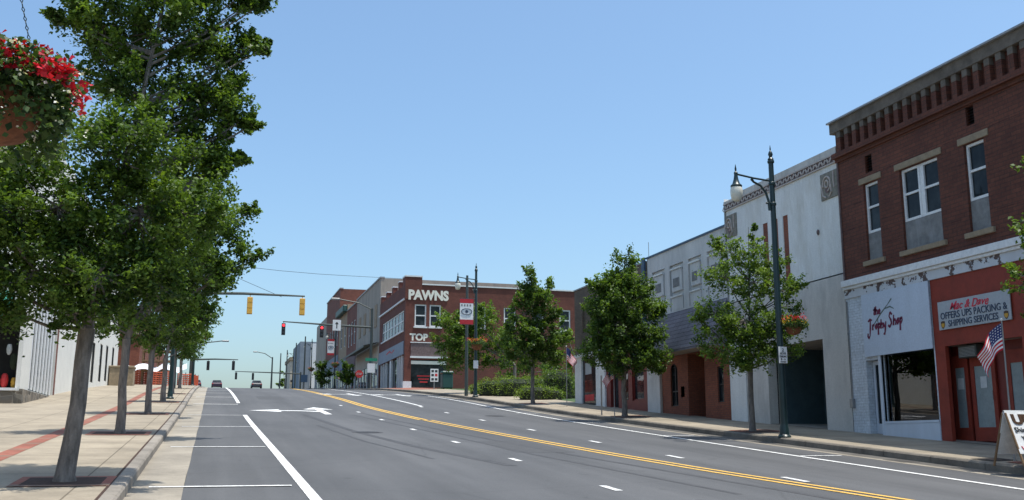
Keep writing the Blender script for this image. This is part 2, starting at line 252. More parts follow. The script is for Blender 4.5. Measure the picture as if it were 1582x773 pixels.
# ------------------------------------------------------------ object helpers
def tag(o, label=None, cat=None, group=None, kind=None):
    if label: o['label'] = label
    if cat: o['category'] = cat
    if group: o['group'] = group
    if kind: o['kind'] = kind
    return o
def thing(name, label, cat, loc=(0, 0, 0), group=None, rz=0.0):
    o = bpy.data.objects.new(name, None); COL.objects.link(o); o.location = loc; o.rotation_euler.z = rz
    o.empty_display_size = 0.2
    return tag(o, label, cat, group)
class MB:
    def __init__(s): s.v = []; s.f = []; s.mi = []
    def poly(s, pts, mi=0):
        i = len(s.v); s.v += [tuple(p) for p in pts]; s.f.append(tuple(range(i, i+len(pts)))); s.mi.append(mi); return s
    def box(s, x0, x1, y0, y1, z0, z1, mi=0, zf=None):
        i = len(s.v)
        s.v += [(x0,y0,z0),(x1,y0,z0),(x1,y1,z0),(x0,y1,z0),(x0,y0,z1),(x1,y0,z1),(x1,y1,z1),(x0,y1,z1)]
        for q in ((0,3,2,1),(4,5,6,7),(0,1,5,4),(1,2,6,5),(2,3,7,6),(3,0,4,7)): s.f.append(tuple(i+k for k in q)); s.mi.append(mi)
        return s
    def tube(s, pts, r, n=8, mi=0, cap=True):
        pts = [Vector(p) for p in pts]; rs = r if isinstance(r, (list, tuple)) else [r]*len(pts)
        i0 = len(s.v); prev = None
        for k, p in enumerate(pts):
            d = (pts[min(k+1, len(pts)-1)]-pts[max(k-1, 0)])
            d = d.normalized() if d.length > 1e-9 else Vector((0, 0, 1))
            a = (prev - d*prev.dot(d)) if prev is not None else (Vector((1, 0, 0)) if abs(d.x) < 0.8 else Vector((0, 1, 0))); a = (a - d*a.dot(d)).normalized(); prev = a
            b = d.cross(a)
            for j in range(n):
                t = 2*PI*j/n; q = p+(a*math.cos(t)+b*math.sin(t))*rs[k]; s.v.append(tuple(q))
        for k in range(len(pts)-1):
            for j in range(n):
                a_ = i0+k*n+j; b_ = i0+k*n+(j+1) % n; s.f.append((a_, b_, b_+n, a_+n)); s.mi.append(mi)
        if cap:
            s.f.append(tuple(i0+j for j in range(n))[::-1]); s.mi.append(mi)
            e = i0+(len(pts)-1)*n; s.f.append(tuple(e+j for j in range(n))); s.mi.append(mi)
        return s
    def lathe(s, prof, c=(0, 0, 0), n=16, mi=0, a0=0.0):
        i0 = len(s.v)
        for (r, z) in prof:
            for j in range(n):
                t = a0+2*PI*j/n; s.v.append((c[0]+r*math.cos(t), c[1]+r*math.sin(t), c[2]+z))
        for k in range(len(prof)-1):
            for j in range(n):
                a_ = i0+k*n+j; b_ = i0+k*n+(j+1) % n; s.f.append((a_, b_, b_+n, a_+n)); s.mi.append(mi)
        s.f.append(tuple(i0+j for j in range(n))[::-1]); s.mi.append(mi)
        e = i0+(len(prof)-1)*n; s.f.append(tuple(e+j for j in range(n))); s.mi.append(mi)
        return s
    def build(s, name, mats, parent=None, world=True, smooth=False, bevel=0):
        me = bpy.data.meshes.new(name); v = s.v
        root = parent
        while root is not None and root.parent is not None: root = root.parent
        if root is not None and world: L = root.location; v = [(a-L.x, b-L.y, c-L.z) for a, b, c in v]
        me.from_pydata(v, [], s.f); me.update()
        for m in (mats if isinstance(mats, (list, tuple)) else [mats]): me.materials.append(m)
        if len(me.materials) > 1: me.polygons.foreach_set('material_index', s.mi)
        if smooth:
            me.polygons.foreach_set('use_smooth', [True]*len(me.polygons))
            me.set_sharp_from_angle(angle=math.radians(40))
        o = bpy.data.objects.new(name, me); COL.objects.link(o)
        if parent is not None: o.parent = parent
        if bevel:
            b = o.modifiers.new('bevel', 'BEVEL'); b.width = bevel; b.segments = 1; b.limit_method = 'ANGLE'
        return o
def facade(mb, ax, c, s, a0, a1, z0, z1, holes, dep=0.18, mi=0, zb=None):
    """wall face on plane ax=c, a along the wall, inward s, with real openings (a0,a1,z0,z1) and reveals"""
    P = (lambda a, z, d: (c+s*d, a, z)) if ax == 'X' else (lambda a, z, d: (a, c+s*d, z))
    A = sorted(set([a0, a1]+[h[k] for h in holes for k in (0, 1) if a0 < h[k] < a1])); Z = sorted(set([z0, z1]+[h[k] for h in holes for k in (2, 3) if z0 < h[k] < z1]))
    for i in range(len(A)-1):
        for j in range(len(Z)-1):
            ca, cz = (A[i]+A[i+1])/2, (Z[j]+Z[j+1])/2
            if any(h[0] < ca < h[1] and h[2] < cz < h[3] for h in holes): continue
            mb.poly([P(A[i], Z[j], 0), P(A[i+1], Z[j], 0), P(A[i+1], Z[j+1], 0), P(A[i], Z[j+1], 0)], mi)
    for h in holes:
        d = h[4] if len(h) > 4 else dep
        for (p, q) in (((h[0], h[2]), (h[1], h[2])), ((h[1], h[2]), (h[1], h[3])), ((h[1], h[3]), (h[0], h[3])), ((h[0], h[3]), (h[0], h[2]))):
            mb.poly([P(*p, 0), P(*q, 0), P(*q, d), P(*p, d)], mi)
def pbox(mb, ax, c, s, a0, a1, z0, z1, d0, d1, mi=0):
    """box lying against plane ax=c between inward depths d0..d1"""
    e0, e1 = sorted((c+s*d0, c+s*d1))
    if ax == 'X': mb.box(e0, e1, a0, a1, z0, z1, mi)
    else: mb.box(a0, a1, e0, e1, z0, z1, mi)
def window(parent, ax, c, s, a0, a1, z0, z1, fw=0.06, rows=(), cols=(), dep=0.10, frame=None, glass=None, label=None, name='window'):
    mb = MB(); d0, d1 = dep-0.05, dep+0.02
    pbox(mb, ax, c, s, a0, a1, z0, z0+fw, d0, d1); pbox(mb, ax, c, s, a0, a1, z1-fw, z1, d0, d1)
    pbox(mb, ax, c, s, a0, a0+fw, z0+fw, z1-fw, d0, d1); pbox(mb, ax, c, s, a1-fw, a1, z0+fw, z1-fw, d0, d1)
    for r in rows: z = z0+(z1-z0)*r; pbox(mb, ax, c, s, a0+fw, a1-fw, z-fw*0.45, z+fw*0.45, d0+0.005, d1-0.005)
    for k in cols: a = a0+(a1-a0)*k; pbox(mb, ax, c, s, a-fw*0.45, a+fw*0.45, z0+fw, z1-fw, d0+0.008, d1-0.008)
    f = mb.build(name, frame or M['frame_w'], parent)
    if label: f['label'] = label
    g = MB(); pbox(g, ax, c, s, a0+fw*0.5, a1-fw*0.5, z0+fw*0.5, z1-fw*0.5, dep-0.002, dep+0.012); g.build('pane', glass or M['glass'], f)
    return f
def shell(mb, x0, x1, y0, y1, z0, z1, skip=(), mi=0):
    f = {'x0': [(x0,y0,z0),(x0,y1,z0),(x0,y1,z1),(x0,y0,z1)], 'x1': [(x1,y0,z0),(x1,y1,z0),(x1,y1,z1),(x1,y0,z1)],
         'y0': [(x0,y0,z0),(x1,y0,z0),(x1,y0,z1),(x0,y0,z1)], 'y1': [(x0,y1,z0),(x1,y1,z0),(x1,y1,z1),(x0,y1,z1)], 'top': [(x0,y0,z1-0.4),(x1,y0,z1-0.4),(x1,y1,z1-0.4),(x0,y1,z1-0.4)]}
    for k, q in f.items():
        if k not in skip: mb.poly(q, mi)
def text_obj(name, s, ax, c, a, z, w, h, m, parent=None, shear=0.0, off=0.0, spread=1.0, tilt=0.0, bold=0.0, jitter=0.0):
    """lettering centred at (a, z) on plane ax=c (facing -ax), scaled to w x h"""
    cu = bpy.data.curves.new('t', 'FONT'); cu.body = s; cu.extrude = 0.008; cu.shear = shear; cu.offset = bold; cu.space_character = spread; cu.resolution_u = 3
    o = bpy.data.objects.new('t', cu); COL.objects.link(o); dg = bpy.context.evaluated_depsgraph_get(); me = bpy.data.meshes.new_from_object(o.evaluated_get(dg)); bpy.data.objects.remove(o)
    n = len(me.vertices); co = np.zeros(n*3); me.vertices.foreach_get('co', co); co = co.reshape(-1, 3)
    mn, mx = co.min(0), co.max(0); x = (co[:, 0]-(mn[0]+mx[0])/2)/(mx[0]-mn[0])*w; y = (co[:, 1]-(mn[1]+mx[1])/2)/(mx[1]-mn[1])*h; d = co[:, 2]
    if jitter: y = y*(1+jitter*np.sin(x/w*17)) + h*jitter*0.5*np.sin(x/w*23+1)
    y = y + x*tilt
    root = parent
    while root is not None and root.parent is not None: root = root.parent
    L = root.location if root is not None else Vector((0, 0, 0))
    if ax == 'X': q = np.stack([c-off-d, a-x, z+y], 1)
    else: q = np.stack([a+x, c-off-d, z+y], 1)
    q -= np.array([L.x, L.y, L.z]); me.vertices.foreach_set('co', q.reshape(-1)); me.materials.clear(); me.materials.append(m); me.update(); me.name = name
    ob = bpy.data.objects.new(name, me); COL.objects.link(ob)
    if parent is not None: ob.parent = parent
    return ob
def copy_tree(o, parent=None):
    c = o.copy(); COL.objects.link(c); c.parent = parent
    for ch in list(o.children): copy_tree(ch, c)
    return c

# ------------------------------------------------------------ ground, road, sidewalks
def ystops(a, b, st=1.5):
    y = a; out = [a]
    while y < b:
        y += st if y < 110 else st*6 if y < 300 else 120
        out.append(min(y, b))
    return out
def strip(name, m, xf0, xf1, a, b, dz, st=1.5, zfun=None):
    mb = MB(); ys = ystops(a, b, st); zf = zfun or (lambda x, y: G(y))
    for y0, y1 in zip(ys, ys[1:]):
        p = [(xf0(y0), y0), (xf1(y0), y0), (xf1(y1), y1), (xf0(y1), y1)]
        mb.poly([(x, y, zf(x, y)+dz) for x, y in p])
    return tag(mb.build(name, m), kind='structure')
K = lambda x: (lambda y: x)
mb = MB(); ys = ystops(-60, 5000, 3)
for y0, y1 in zip(ys, ys[1:]):
    for x0, x1 in ((-2500, -40), (-40, 40), (40, 2500)):
        mb.poly([(x0, y0, G(y0)-0.06), (x1, y0, G(y0)-0.06), (x1, y1, G(y1)-0.06), (x0, y1, G(y1)-0.06)])
tag(mb.build('ground', M['earth']), kind='structure')
strip('road', M['asphalt'], K(-0.29), K(13.50), -50, 400, 0.0)
strip('gutter', M['gutter'], lambda y: -0.96, lambda y: -0.29+0.006*math.sin(y*1.1), -50, 300, 0.004)
strip('gutter', M['gutter'], lambda y: 13.36+.02*math.sin(y*2.1), lambda y: 13.56+.015*math.sin(y*3.3), -50, 300, 0.004)
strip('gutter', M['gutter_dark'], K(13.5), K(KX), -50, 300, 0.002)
LW = -0.96
def kerb(x0, x1, a, b, m=None):
    mb = MB(); ys = ystops(a, b, 1.5)
    for y0, y1 in zip(ys, ys[1:]):
        lo, hi = min(x0, x1), max(x0, x1)
        for (xa, za, xb, zb) in ((x0, -0.05, x0, 0.12), (x0, 0.12, x0+(0.025 if x1 > x0 else -0.025), 0.15), (x0+(0.025 if x1 > x0 else -0.025), 0.15, x1, 0.155)):
            mb.poly([(xa, y0, G(y0)+za), (xb, y0, G(y0)+zb), (xb, y1-0.012, G(y1)+zb), (xa, y1-0.012, G(y1)+za)])
        mb.poly([(x0, y1-0.012, G(y1)), (x0, y1, G(y1)), (x1, y1, G(y1)+0.13), (x1, y1-0.012, G(y1)+0.13)])
    return tag(mb.build('kerb', m or M['kerb']), kind='structure')
strip('kerb_joint', M['mulch'], K(LW-.205), K(LW-.17), -50, 120, 0.158)
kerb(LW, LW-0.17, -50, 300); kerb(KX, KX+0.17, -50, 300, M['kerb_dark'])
# tree pits are cut as separate strips laid on top of the sidewalk
strip('sidewalk', M['walk'], K(-12.5), K(LW-0.17), -50, 300, 0.15)
strip('sidewalk', M['walk'], K(KX+0.17), K(17.25), -50, 300, 0.0, zfun=SR)
strip('brick_strip', M['brick_walk'], lambda y: -3.32, lambda y: -3.02, -5, 110, 0.155)
strip('brick_paving', M['brick_walk'], K(KX+0.2), K(17.2), 76, 89.3, 0.006, zfun=SR)
strip('garden_ground', M['grass'], K(17.25), K(40), 46.6, 89.4, 0.22)
# ------------------------------------------------------------ painted lines
WL, YL = M['white_line'], M['yellow_line']
def line_x(name, m, pts, wd, dz=0.008, off=0.0):
    def xf(y):
        for (y0, x0), (y1, x1) in zip(pts, pts[1:]):
            if y <= y1 or (y1, x1) == pts[-1]: return x0+(x1-x0)*(y-y0)/(y1-y0)
    return strip(name, m, lambda y: xf(y)-wd/2+off, lambda y: xf(y)+wd/2+off, pts[0][0], pts[-1][0], dz, 1.0)
PK = 1.25
line_x('parking_line', WL, [(2, 1.36), (13, 1.33), (37.2, 1.18)], 0.15)
line_x('parking_line', WL, [(47.3, 1.2), (92, 1.12)], 0.15)
for y in (7.3, 14.7, 22.1, 29.9, 36.9, 46.0, 54.2, 61.5, 69, 77, 85):
    hw = .055 if y < 40 else .11; strip('stall_line', WL, K(-0.74), K(PK-0.10), y-hw, y+hw, 0.012, 0.3)
for y in (4.6, 9.2, 13.9, 18.7, 23.6, 28.9, 34.5, 40.2, 46):
    strip('lane_dash', WL, K(5.56), K(5.68), y-0.32, y+0.32, 0.008, 0.64)
for y in (5.4, 10.0, 14.75, 19.2, 23.7, 28.9, 34.6, 40.2, 45.5):
    strip('lane_dash', WL, K(9.13), K(9.25), y-0.36, y+0.36, 0.010, 0.72)
YC = [(2, 10.6), (12.1, 9.15), (16.3, 8.5), (19.8, 8.12), (24, 7.8), (34.4, 7.18)]
line_x('centre_line', YL, YC, 0.11, 0.008, -0.13); line_x('centre_line', YL, YC, 0.11, 0.008, 0.13)
YC2 = [(34.6, 7.08), (46.6, 6.6), (61.6, 6.45), (80, 6.5), (97, 6.7)]
line_x('centre_line', YL, YC2, 0.13, 0.008, -0.12); line_x('centre_line', YL, YC2, 0.13, 0.008, 0.12)
line_x('lane_line', WL, [(46, 9.35), (60, 9.4), (95, 9.6)], 0.14)
line_x('edge_line', WL, [(-5, 12.1), (20, 12.1), (34, 12.35), (50, 12.7), (62, 12.9)], 0.13)
line_x('stop_line', WL, [(92.0, 3.9), (92.5, 3.9)], 5.0)
for y in (12.2, 19.3, 26.3, 33.5, 40.5):
    strip('stall_line', WL, K(12.2), K(13.2), y-0.05, y+0.05, 0.010, 0.1)
def arrow(name, cx, cy, flip=1, sc=1.0):
    mb = MB()
    def P(pts):
        mb.poly([(cx+x*sc, cy+flip*y*sc, G(cy+flip*y*sc)+0.009) for x, y in pts])
    P([(0.12, -2.4), (0.34, -2.4), (0.34, 0.9), (0.12, 0.9)]); P([(-0.28, 0.9), (0.74, 0.9), (0.23, 2.5)])
    P([(0.12, -0.8), (0.12, -0.2), (-0.5, 0.1), (-0.5, -0.35)]); P([(-0.5, 0.1), (-0.5, -0.35), (-1.1, -0.35), (-1.1, 0.1)]); P([(-1.1, 0.75), (-1.1, -1.0), (-2.1, -0.12)])
    return tag(mb.build(name, WL), kind='structure')
arrow('turn_arrow', 3.95, 41.0, 1, 1.2)
arrow('turn_arrow', 8.1, 62.5, -1, 1.0); arrow('turn_arrow', 11.2, 62.5, -1, 0.95)
line_x('tyre_mark', M['skid'], [(12, 8.3), (20, 7.15), (30, 6.35), (40, 5.6)], 0.12, 0.003); line_x('tyre_mark', M['skid'], [(13, 7.2), (20, 6.4), (30, 5.8), (38, 5.1)], 0.10, 0.003)
line_x('tyre_mark', M['skid'], [(17.5, 5.2), (22, 4.4), (28, 3.8), (38, 3.3)], 0.20, 0.003); line_x('tyre_mark', M['skid'], [(19, 4.1), (24, 3.5), (31, 3.1)], 0.08, 0.003)

def disc(name, cx, cy, r, m, dz, n=24):
    return tag(MB().poly([(cx+r*math.cos(2*PI*k/n), cy+r*math.sin(2*PI*k/n), G(cy+r*math.sin(2*PI*k/n))+dz) for k in range(n)]).build(name, m), kind='structure')
for cx_, cy_ in ((4.1, 27.5), (10.6, 38.0)):
    disc('manhole_collar', cx_, cy_, .42, M['skid'], .005); disc('manhole_cover', cx_, cy_, .32, M['iron'], .009)
mb = MB(); [mb.poly([(13.5+dx, 17.6, G(17.6)+.009), (13.53+dx, 17.6, G(17.6)+.009), (13.53+dx, 18.3, G(18.3)+.009), (13.5+dx, 18.3, G(18.3)+.009)]) for dx in (0, .06, .12, .18, .24, .3, .36)]
tag(mb.build('drain_grate', M['black']), kind='structure')
tag(MB().poly([(14.25, 16.0, SR(14.25, 16)+.006), (14.85, 16.0, SR(14.85, 16)+.006), (14.85, 16.6, SR(14.85, 16.6)+.006), (14.25, 16.6, SR(14.25, 16.6)+.006)]).build('inlet_cover', M['iron']), kind='structure')
for (x0_, x1_, y0_, y1_) in ((6.2, 7.5, 20.5, 24.0), (2.3, 3.6, 52, 56.5)):
    strip('asphalt_patch', M['patch'], K(x0_), K(x1_), y0_, y1_, .002, 1.0)

# ------------------------------------------------------------ leaves and trees
RNG = np.random.default_rng(11)
def leaf_cloud(name, m, pts, tint, size, parent, up=0.35, aspect=0.62):
    """one mesh of pointed folded leaves at pts"""
    n = len(pts); rg = RNG
    nr = rg.normal(size=(n, 3)); nr[:, 2] = np.abs(nr[:, 2])+up; nr /= np.linalg.norm(nr, axis=1)[:, None]
    t = rg.normal(size=(n, 3)); t -= nr*(t*nr).sum(1)[:, None]; t /= np.linalg.norm(t, axis=1)[:, None]; b = np.cross(nr, t)
    s = size*(0.55+0.9*rg.beta(2, 2.2, n))[:, None]
    v = np.empty((n, 4, 3)); v[:, 0] = pts-t*s*0.5; v[:, 1] = pts+b*s*0.5*aspect+nr*s*0.10; v[:, 2] = pts+t*s*0.5-nr*s*0.08; v[:, 3] = pts-b*s*0.5*aspect+nr*s*0.10
    root = parent
    while root is not None and root.parent is not None: root = root.parent
    if root is not None: v -= np.array(root.location)
    me = bpy.data.meshes.new(name); me.vertices.add(4*n); me.vertices.foreach_set('co', v.reshape(-1))
    me.loops.add(4*n); me.loops.foreach_set('vertex_index', np.arange(4*n)); me.polygons.add(n); me.polygons.foreach_set('loop_start', np.arange(n)*4)
    me.update(calc_edges=True); a = me.attributes.new('tint', 'FLOAT', 'FACE'); a.data.foreach_set('value', np.clip(tint, 0, 1)); me.materials.append(m)
    o = bpy.data.objects.new(name, me); COL.objects.link(o)
    if parent is not None: o.parent = parent
    return o
def tree(name, label, base, fork, r0, lobes, leaf, dens, tr, m, group=None, cat='tree', lean=(0, 0), twigs=True, seed=0, per=42):
    rg = np.random.default_rng(seed+100); root = thing(name, label, cat, base, group)
    base = Vector(base); top = base+Vector((lean[0], lean[1], fork)); mb = MB()
    mid = base.lerp(top, 0.5)+Vector((rg.uniform(-.03, .03), rg.uniform(-.03, .03), 0))
    q1 = base.lerp(top, 0.25)+Vector((rg.uniform(-.02, .02), 0, 0))
    mb.tube([base+Vector((0, 0, -0.05)), base+Vector((0, 0, 0.10)), q1, mid, base.lerp(top, .78), top], [r0*1.45, r0*1.08, r0*0.97, r0*0.9, r0*.88, r0*0.95], 12)
    cen = sum((Vector(l[0]) for l in lobes), Vector())/len(lobes); zt = max(l[0][2] for l in lobes)
    lead = [top, top.lerp(Vector((cen.x, cen.y, zt)), 0.35), top.lerp(Vector((cen.x, cen.y, zt)), 0.7), Vector((cen.x, cen.y, zt))]
    mb.tube(lead, [r0*0.75, r0*0.42, r0*0.2, r0*0.07], 8)
    P = []; T = []
    for (c, rad) in lobes:
        c = Vector(c); rad = rad if isinstance(rad, (tuple, list)) else (rad*.86, rad*.86, rad*0.66); rm = sum(rad)/3
        zz = min(max(c.z-0.5*math.hypot(c.x-top.x, c.y-top.y)-0.2, top.z), zt); f = (zz-top.z)/max(0.1, zt-top.z); st = top.lerp(lead[3], f)
        m1 = st.lerp(c, 0.5)+Vector((0, 0, -0.08))
        rr = r0*0.32*(1-0.6*f); mb.tube([st, m1, c], [rr, rr*0.7, rr*0.4], 6)
        nt_ = max(5, int(dens*(rm*1.0)**2))
        for k in range(nt_):
            d = rg.normal(size=3); d /= np.linalg.norm(d); u = rg.uniform(0.25, 1.0)**0.5
            tc = np.array([c.x+d[0]*rad[0]*u, c.y+d[1]*rad[1]*u, c.z+d[2]*rad[2]*u])*1.0
            k_ = int(per*rg.uniform(0.5, 1.4)); rt = min(tr, rm*0.75)*rg.uniform(0.6, 1.4)
            # a leafy shoot: leaves along a short twig pointing outwards and up
            dr = np.array([d[0]*0.9, d[1]*0.9, d[2]*0.35+0.38])+rg.normal(size=3)*0.22; dr /= np.linalg.norm(dr)
            t_ = rg.uniform(-0.55, 1.0, (k_, 1)); q = rg.normal(size=(k_, 3))*rt*(0.34-0.14*np.clip(t_, 0, 1))
            P.append(tc+dr*t_*rt*1.25+q); tt = rg.uniform(0.05, 0.8)+0.1*rg.normal(); T.append(np.clip(tt+0.15*t_[:, 0]+rg.normal(0, 0.14, k_), 0, 1))
            if twigs and k % 2 == 0: mb.tube([c, c.lerp(Vector(tc), 0.55)+Vector((0, 0, -0.05)), Vector(tc)], [rr*0.4+.003, rr*0.25+.003, 0.004], 4, cap=False)
    mb.build('trunk', M['bark'], root, smooth=True)
    leaf_cloud('crown', m, np.concatenate(P), np.concatenate(T), leaf, root)
    return root
def L(Y, lst, X=0):      # lobes from (u, v, radius px, depth offset)
    return [(at(u, v, Y+dy), r*px(Y+dy, X)) for u, v, r, dy in lst]
def pit(x, y, zf, w=1.3):
    t = MB(); n = w/2
    for (a0, a1, b0, b1) in ((-n, n, -n, -n+.11), (-n, n, n-.11, n), (-n, -n+.11, -n+.11, n-.11), (n-.11, n, -n+.11, n-.11)):
        pts = [(x+a0, y+b0), (x+a1, y+b0), (x+a1, y+b1), (x+a0, y+b1)]; t.poly([(p, q, zf(p, q)+0.012) for p, q in pts])
    tag(t.build('tree_pit_edge', M['brick_walk']), kind='structure')
    pts = [(x-n+.11, y-n+.11), (x+n-.11, y-n+.11), (x+n-.11, y+n-.11), (x-n+.11, y+n-.11)]
    tag(MB().poly([(p, q, zf(p, q)+0.010) for p, q in pts]).build('mulch', M['mulch']), kind='structure')
GL = 'street trees in brick pits along the left sidewalk'; GR = 'street trees along the right kerb'
ZL = lambda x, y: G(y)+0.15
for (x, y) in ((-1.72, 14.1), (-1.9, 24.2), (-1.9, 34.3), (-1.9, 44.3), (-1.9, 54), (-1.9, 66)): pit(x, y, ZL, 1.15 if y < 15 else 1.3)
for (x, y) in ((14.95, 15.2), (14.83, 25.6), (14.83, 34.6), (14.85, 46.3)): pit(x, y, SR, 1.2)
tree('pear_tree', 'largest street tree, nearest the camera, with grey trunk in a brick edged pit', (-1.72, 14.1, ZL(0, 14.1)), 1.95, 0.112,
     L(14.1, [(45,250,75,-.3),(20,330,95,-.2),(90,320,100,-.6),(185,240,82,-.7),(215,330,105,-.4),(290,330,75,0),(60,420,95,-.3),(150,425,95,-.7),(235,420,85,-.1),(-40,400,90,0),(110,480,60,-.4),(25,485,50,0),
               (235,50,110,.5),(320,55,70,.6),(372,72,36,.5),(160,40,70,.4),(112,25,30,.4),(230,160,100,.5),(320,170,62,.6),(365,185,30,.6),(290,240,75,.5),(345,250,30,.6),(260,-50,120,.5),(350,-20,60,.5),(170,110,60,.5),(195,-130,100,.4),(340,120,50,.5),(408,74,16,.5),(390,72,20,.5),(362,86,28,.5),(392,192,15,.5),(376,186,20,.5),(350,205,28,.5),(376,244,15,.5),(352,140,24,.5),(400,0,22,.5),(380,-10,28,.5),(350,252,20,.5),(90,22,14,.4),(200,205,60,-.7),(330,270,24,.4),(400,10,14,.5),(385,5,22,.5),(355,150,22,.5)], -1.7), 0.066, 100, 0.23, M['leaf_n'], GL, lean=(0.12, 0), seed=1, per=135)
tree('pear_tree', 'second tree from the camera on the left sidewalk, standing in the sun', (-1.9, 24.2, ZL(0, 24.2)), 2.1, 0.10,
     L(24.2, [(190,400,80,0),(265,360,80,0),(330,350,52,0),(372,385,26,0),(404,394,13,0),(388,400,15,0),(380,330,18,0),(392,322,13,0),(300,420,75,0),(345,412,32,0),(240,470,65,0),(170,490,45,0),(310,300,50,0),(250,290,70,.3),(130,430,60,0),], -1.9), 0.09, 95, 0.23, M['leaf'], GL, seed=2, per=64)
tree('pear_tree', 'third tree from the camera on the left sidewalk, just before the green lamp post', (-1.9, 34.3, ZL(0, 34.3)), 1.9, 0.10,
     L(34.3, [(230,470,60,0),(290,450,55,0),(320,420,40,0),(270,510,45,0),(215,510,40,0),(310,490,34,0),(250,420,55,0)], -1.9), 0.11, 66, 0.26, M['leaf'], GL, seed=3, per=60)
tree('pear_tree', 'fourth tree from the camera on the left sidewalk', (-1.9, 44.3, ZL(0, 44.3)), 1.8, 0.11,
     L(44.3, [(262,500,42,0),(300,490,36,0),(285,535,28,0),(245,530,28,0),(285,460,36,0)], -1.9), 0.13, 52, 0.28, M['leaf'], GL, seed=4, per=55)
for i, (y, u, n_) in enumerate(((54, 280, 'fifth'), (66, 291, 'sixth'))):
    tree('pear_tree', n_+' tree from the camera on the left sidewalk, small with distance', (-1.9, y, ZL(0, y)), 1.8, 0.1,
     L(y, [(u-8,525,26,0),(u+12,518,24,0),(u+4,545,16,0),(u,498,22,0)], -1.9), 0.15, 60, 0.3, M['leaf'], GL, seed=5+i, twigs=False)
tree('pear_tree', 'airy tree beside the dark green lamp post with the flower basket, before the white building', (14.68, 25.6, SR(14.68, 25.6)), 1.75, 0.085,
     L(24.9, [(1165,375,14,0),(1160,400,26,0),(1128,388,24,0),(1190,408,28,0),(1120,428,32,-.3),(1165,438,42,0),(1205,450,34,0),(1105,485,34,-.2),(1150,495,46,-.3),(1195,500,42,0),(1120,540,36,0),(1165,550,38,0),(1210,545,28,0),(1228,440,16,0),(1230,480,12,.2),(1090,515,20,0),(1165,352,7,0),(1140,560,26,0),(1180,520,40,0),(1110,380,12,0),(1235,440,10,0),(1080,490,12,0)], 14.9), 0.085, 110, 0.20, M['leaf_y'], GR, seed=11, per=56)
tree('pear_tree', 'dense dark tree in front of the grey shingled building and the brown brick shop', (14.6, 34.6, SR(14.6, 34.6)), 1.8, 0.10,
     L(33.9, [(965,405,18,0),(962,430,28,0),(935,442,24,0),(985,445,26,0),(960,470,44,0),(930,480,32,0),(1000,480,32,0),(955,515,46,0),(1000,520,34,0),(925,545,28,0),(965,555,40,0),(1005,555,30,0),(1022,572,10,0),(925,515,22,0),(912,440,10,0),(1012,478,12,0)], 14.85), 0.10, 140, 0.24, M['leaf'], GR, seed=12, per=60)
tree('pear_tree', 'dark tree with a double pointed top before the garden hedge', (14.8, 46.3, SR(14.8, 46.3)), 2.0, 0.10,
     L(45.5, [(815,420,11,0),(818,440,18,0),(850,440,10,0),(835,462,24,0),(806,455,16,0),(812,485,30,0),(848,485,24,0),(800,515,26,0),(840,520,34,0),(812,545,30,0),(850,552,22,0),(868,520,14,0),(786,545,12,0)], 15), 0.13, 62, 0.26, M['leaf'], GR, seed=13, per=75)
tree('pear_tree', 'tree at the right edge of the picture, only its leaf tips in view', (15.1, 15.2, SR(15.1, 15.2)), 1.9, 0.10,
     L(15.2, [(1600,330,42,0),(1590,425,40,0),(1640,380,80,0),(1690,470,90,.3),(1680,290,80,.3),(1625,480,38,0),(1620,260,30,0)], 14.4), 0.095, 60, 0.20, M['leaf_y'], GR, seed=14)
tree('garden_tree', 'broad garden tree right behind the far lamp post with the banner', (18.6, 62, G(62)+.2), 1.8, 0.12,
     L(62, [(700,500,30,0),(735,495,34,0),(690,530,24,0),(720,535,36,0),(765,525,28,0),(740,560,22,0),(700,560,20,0),(750,485,20,0),(688,500,14,0),(775,560,18,0),(718,515,22,0)], 18), 0.16, 48, 0.34, M['leaf_y'], None, seed=15, twigs=False)
tree('garden_tree', 'light green garden tree between the double topped tree and the brown shop', (21.5, 58, G(58)+.2), 1.6, 0.10,
     L(58, [(868,525,22,0),(880,555,22,0),(850,565,18,0),(872,590,18,0),(862,500,12,0),(890,590,14,0)], 21), 0.16, 40, 0.34, M['leaf_y'], None, seed=16, twigs=False)
tree('garden_tree', 'dark garden tree beside the brick shop wall, behind the hedge', (23.5, 68, G(68)+.2), 1.6, 0.10,
     L(68, [(800,540,24,0),(835,555,24,0),(815,575,22,0),(785,575,18,0)], 23), 0.2, 26, 0.36, M['leaf'], None, seed=17, twigs=False)
# small far trees on the right sidewalk
for u, Y, lb in ((535, 112, 'small round tree before the grey building far up the street'), (497, 140, 'small round tree farthest up the street on the right')):
    b = at(u, 600, Y); tree('young_tree', lb, (b.x, b.y, G(Y)+.15), 1.2, 0.08, L(Y, [(u-5,580,9,0),(u+6,578,9,0),(u,565,8,0),(u,590,8,0)], 15), 0.28, 40, 0.4, M['leaf'], 'small trees far up the right sidewalk', seed=int(u), twigs=False)

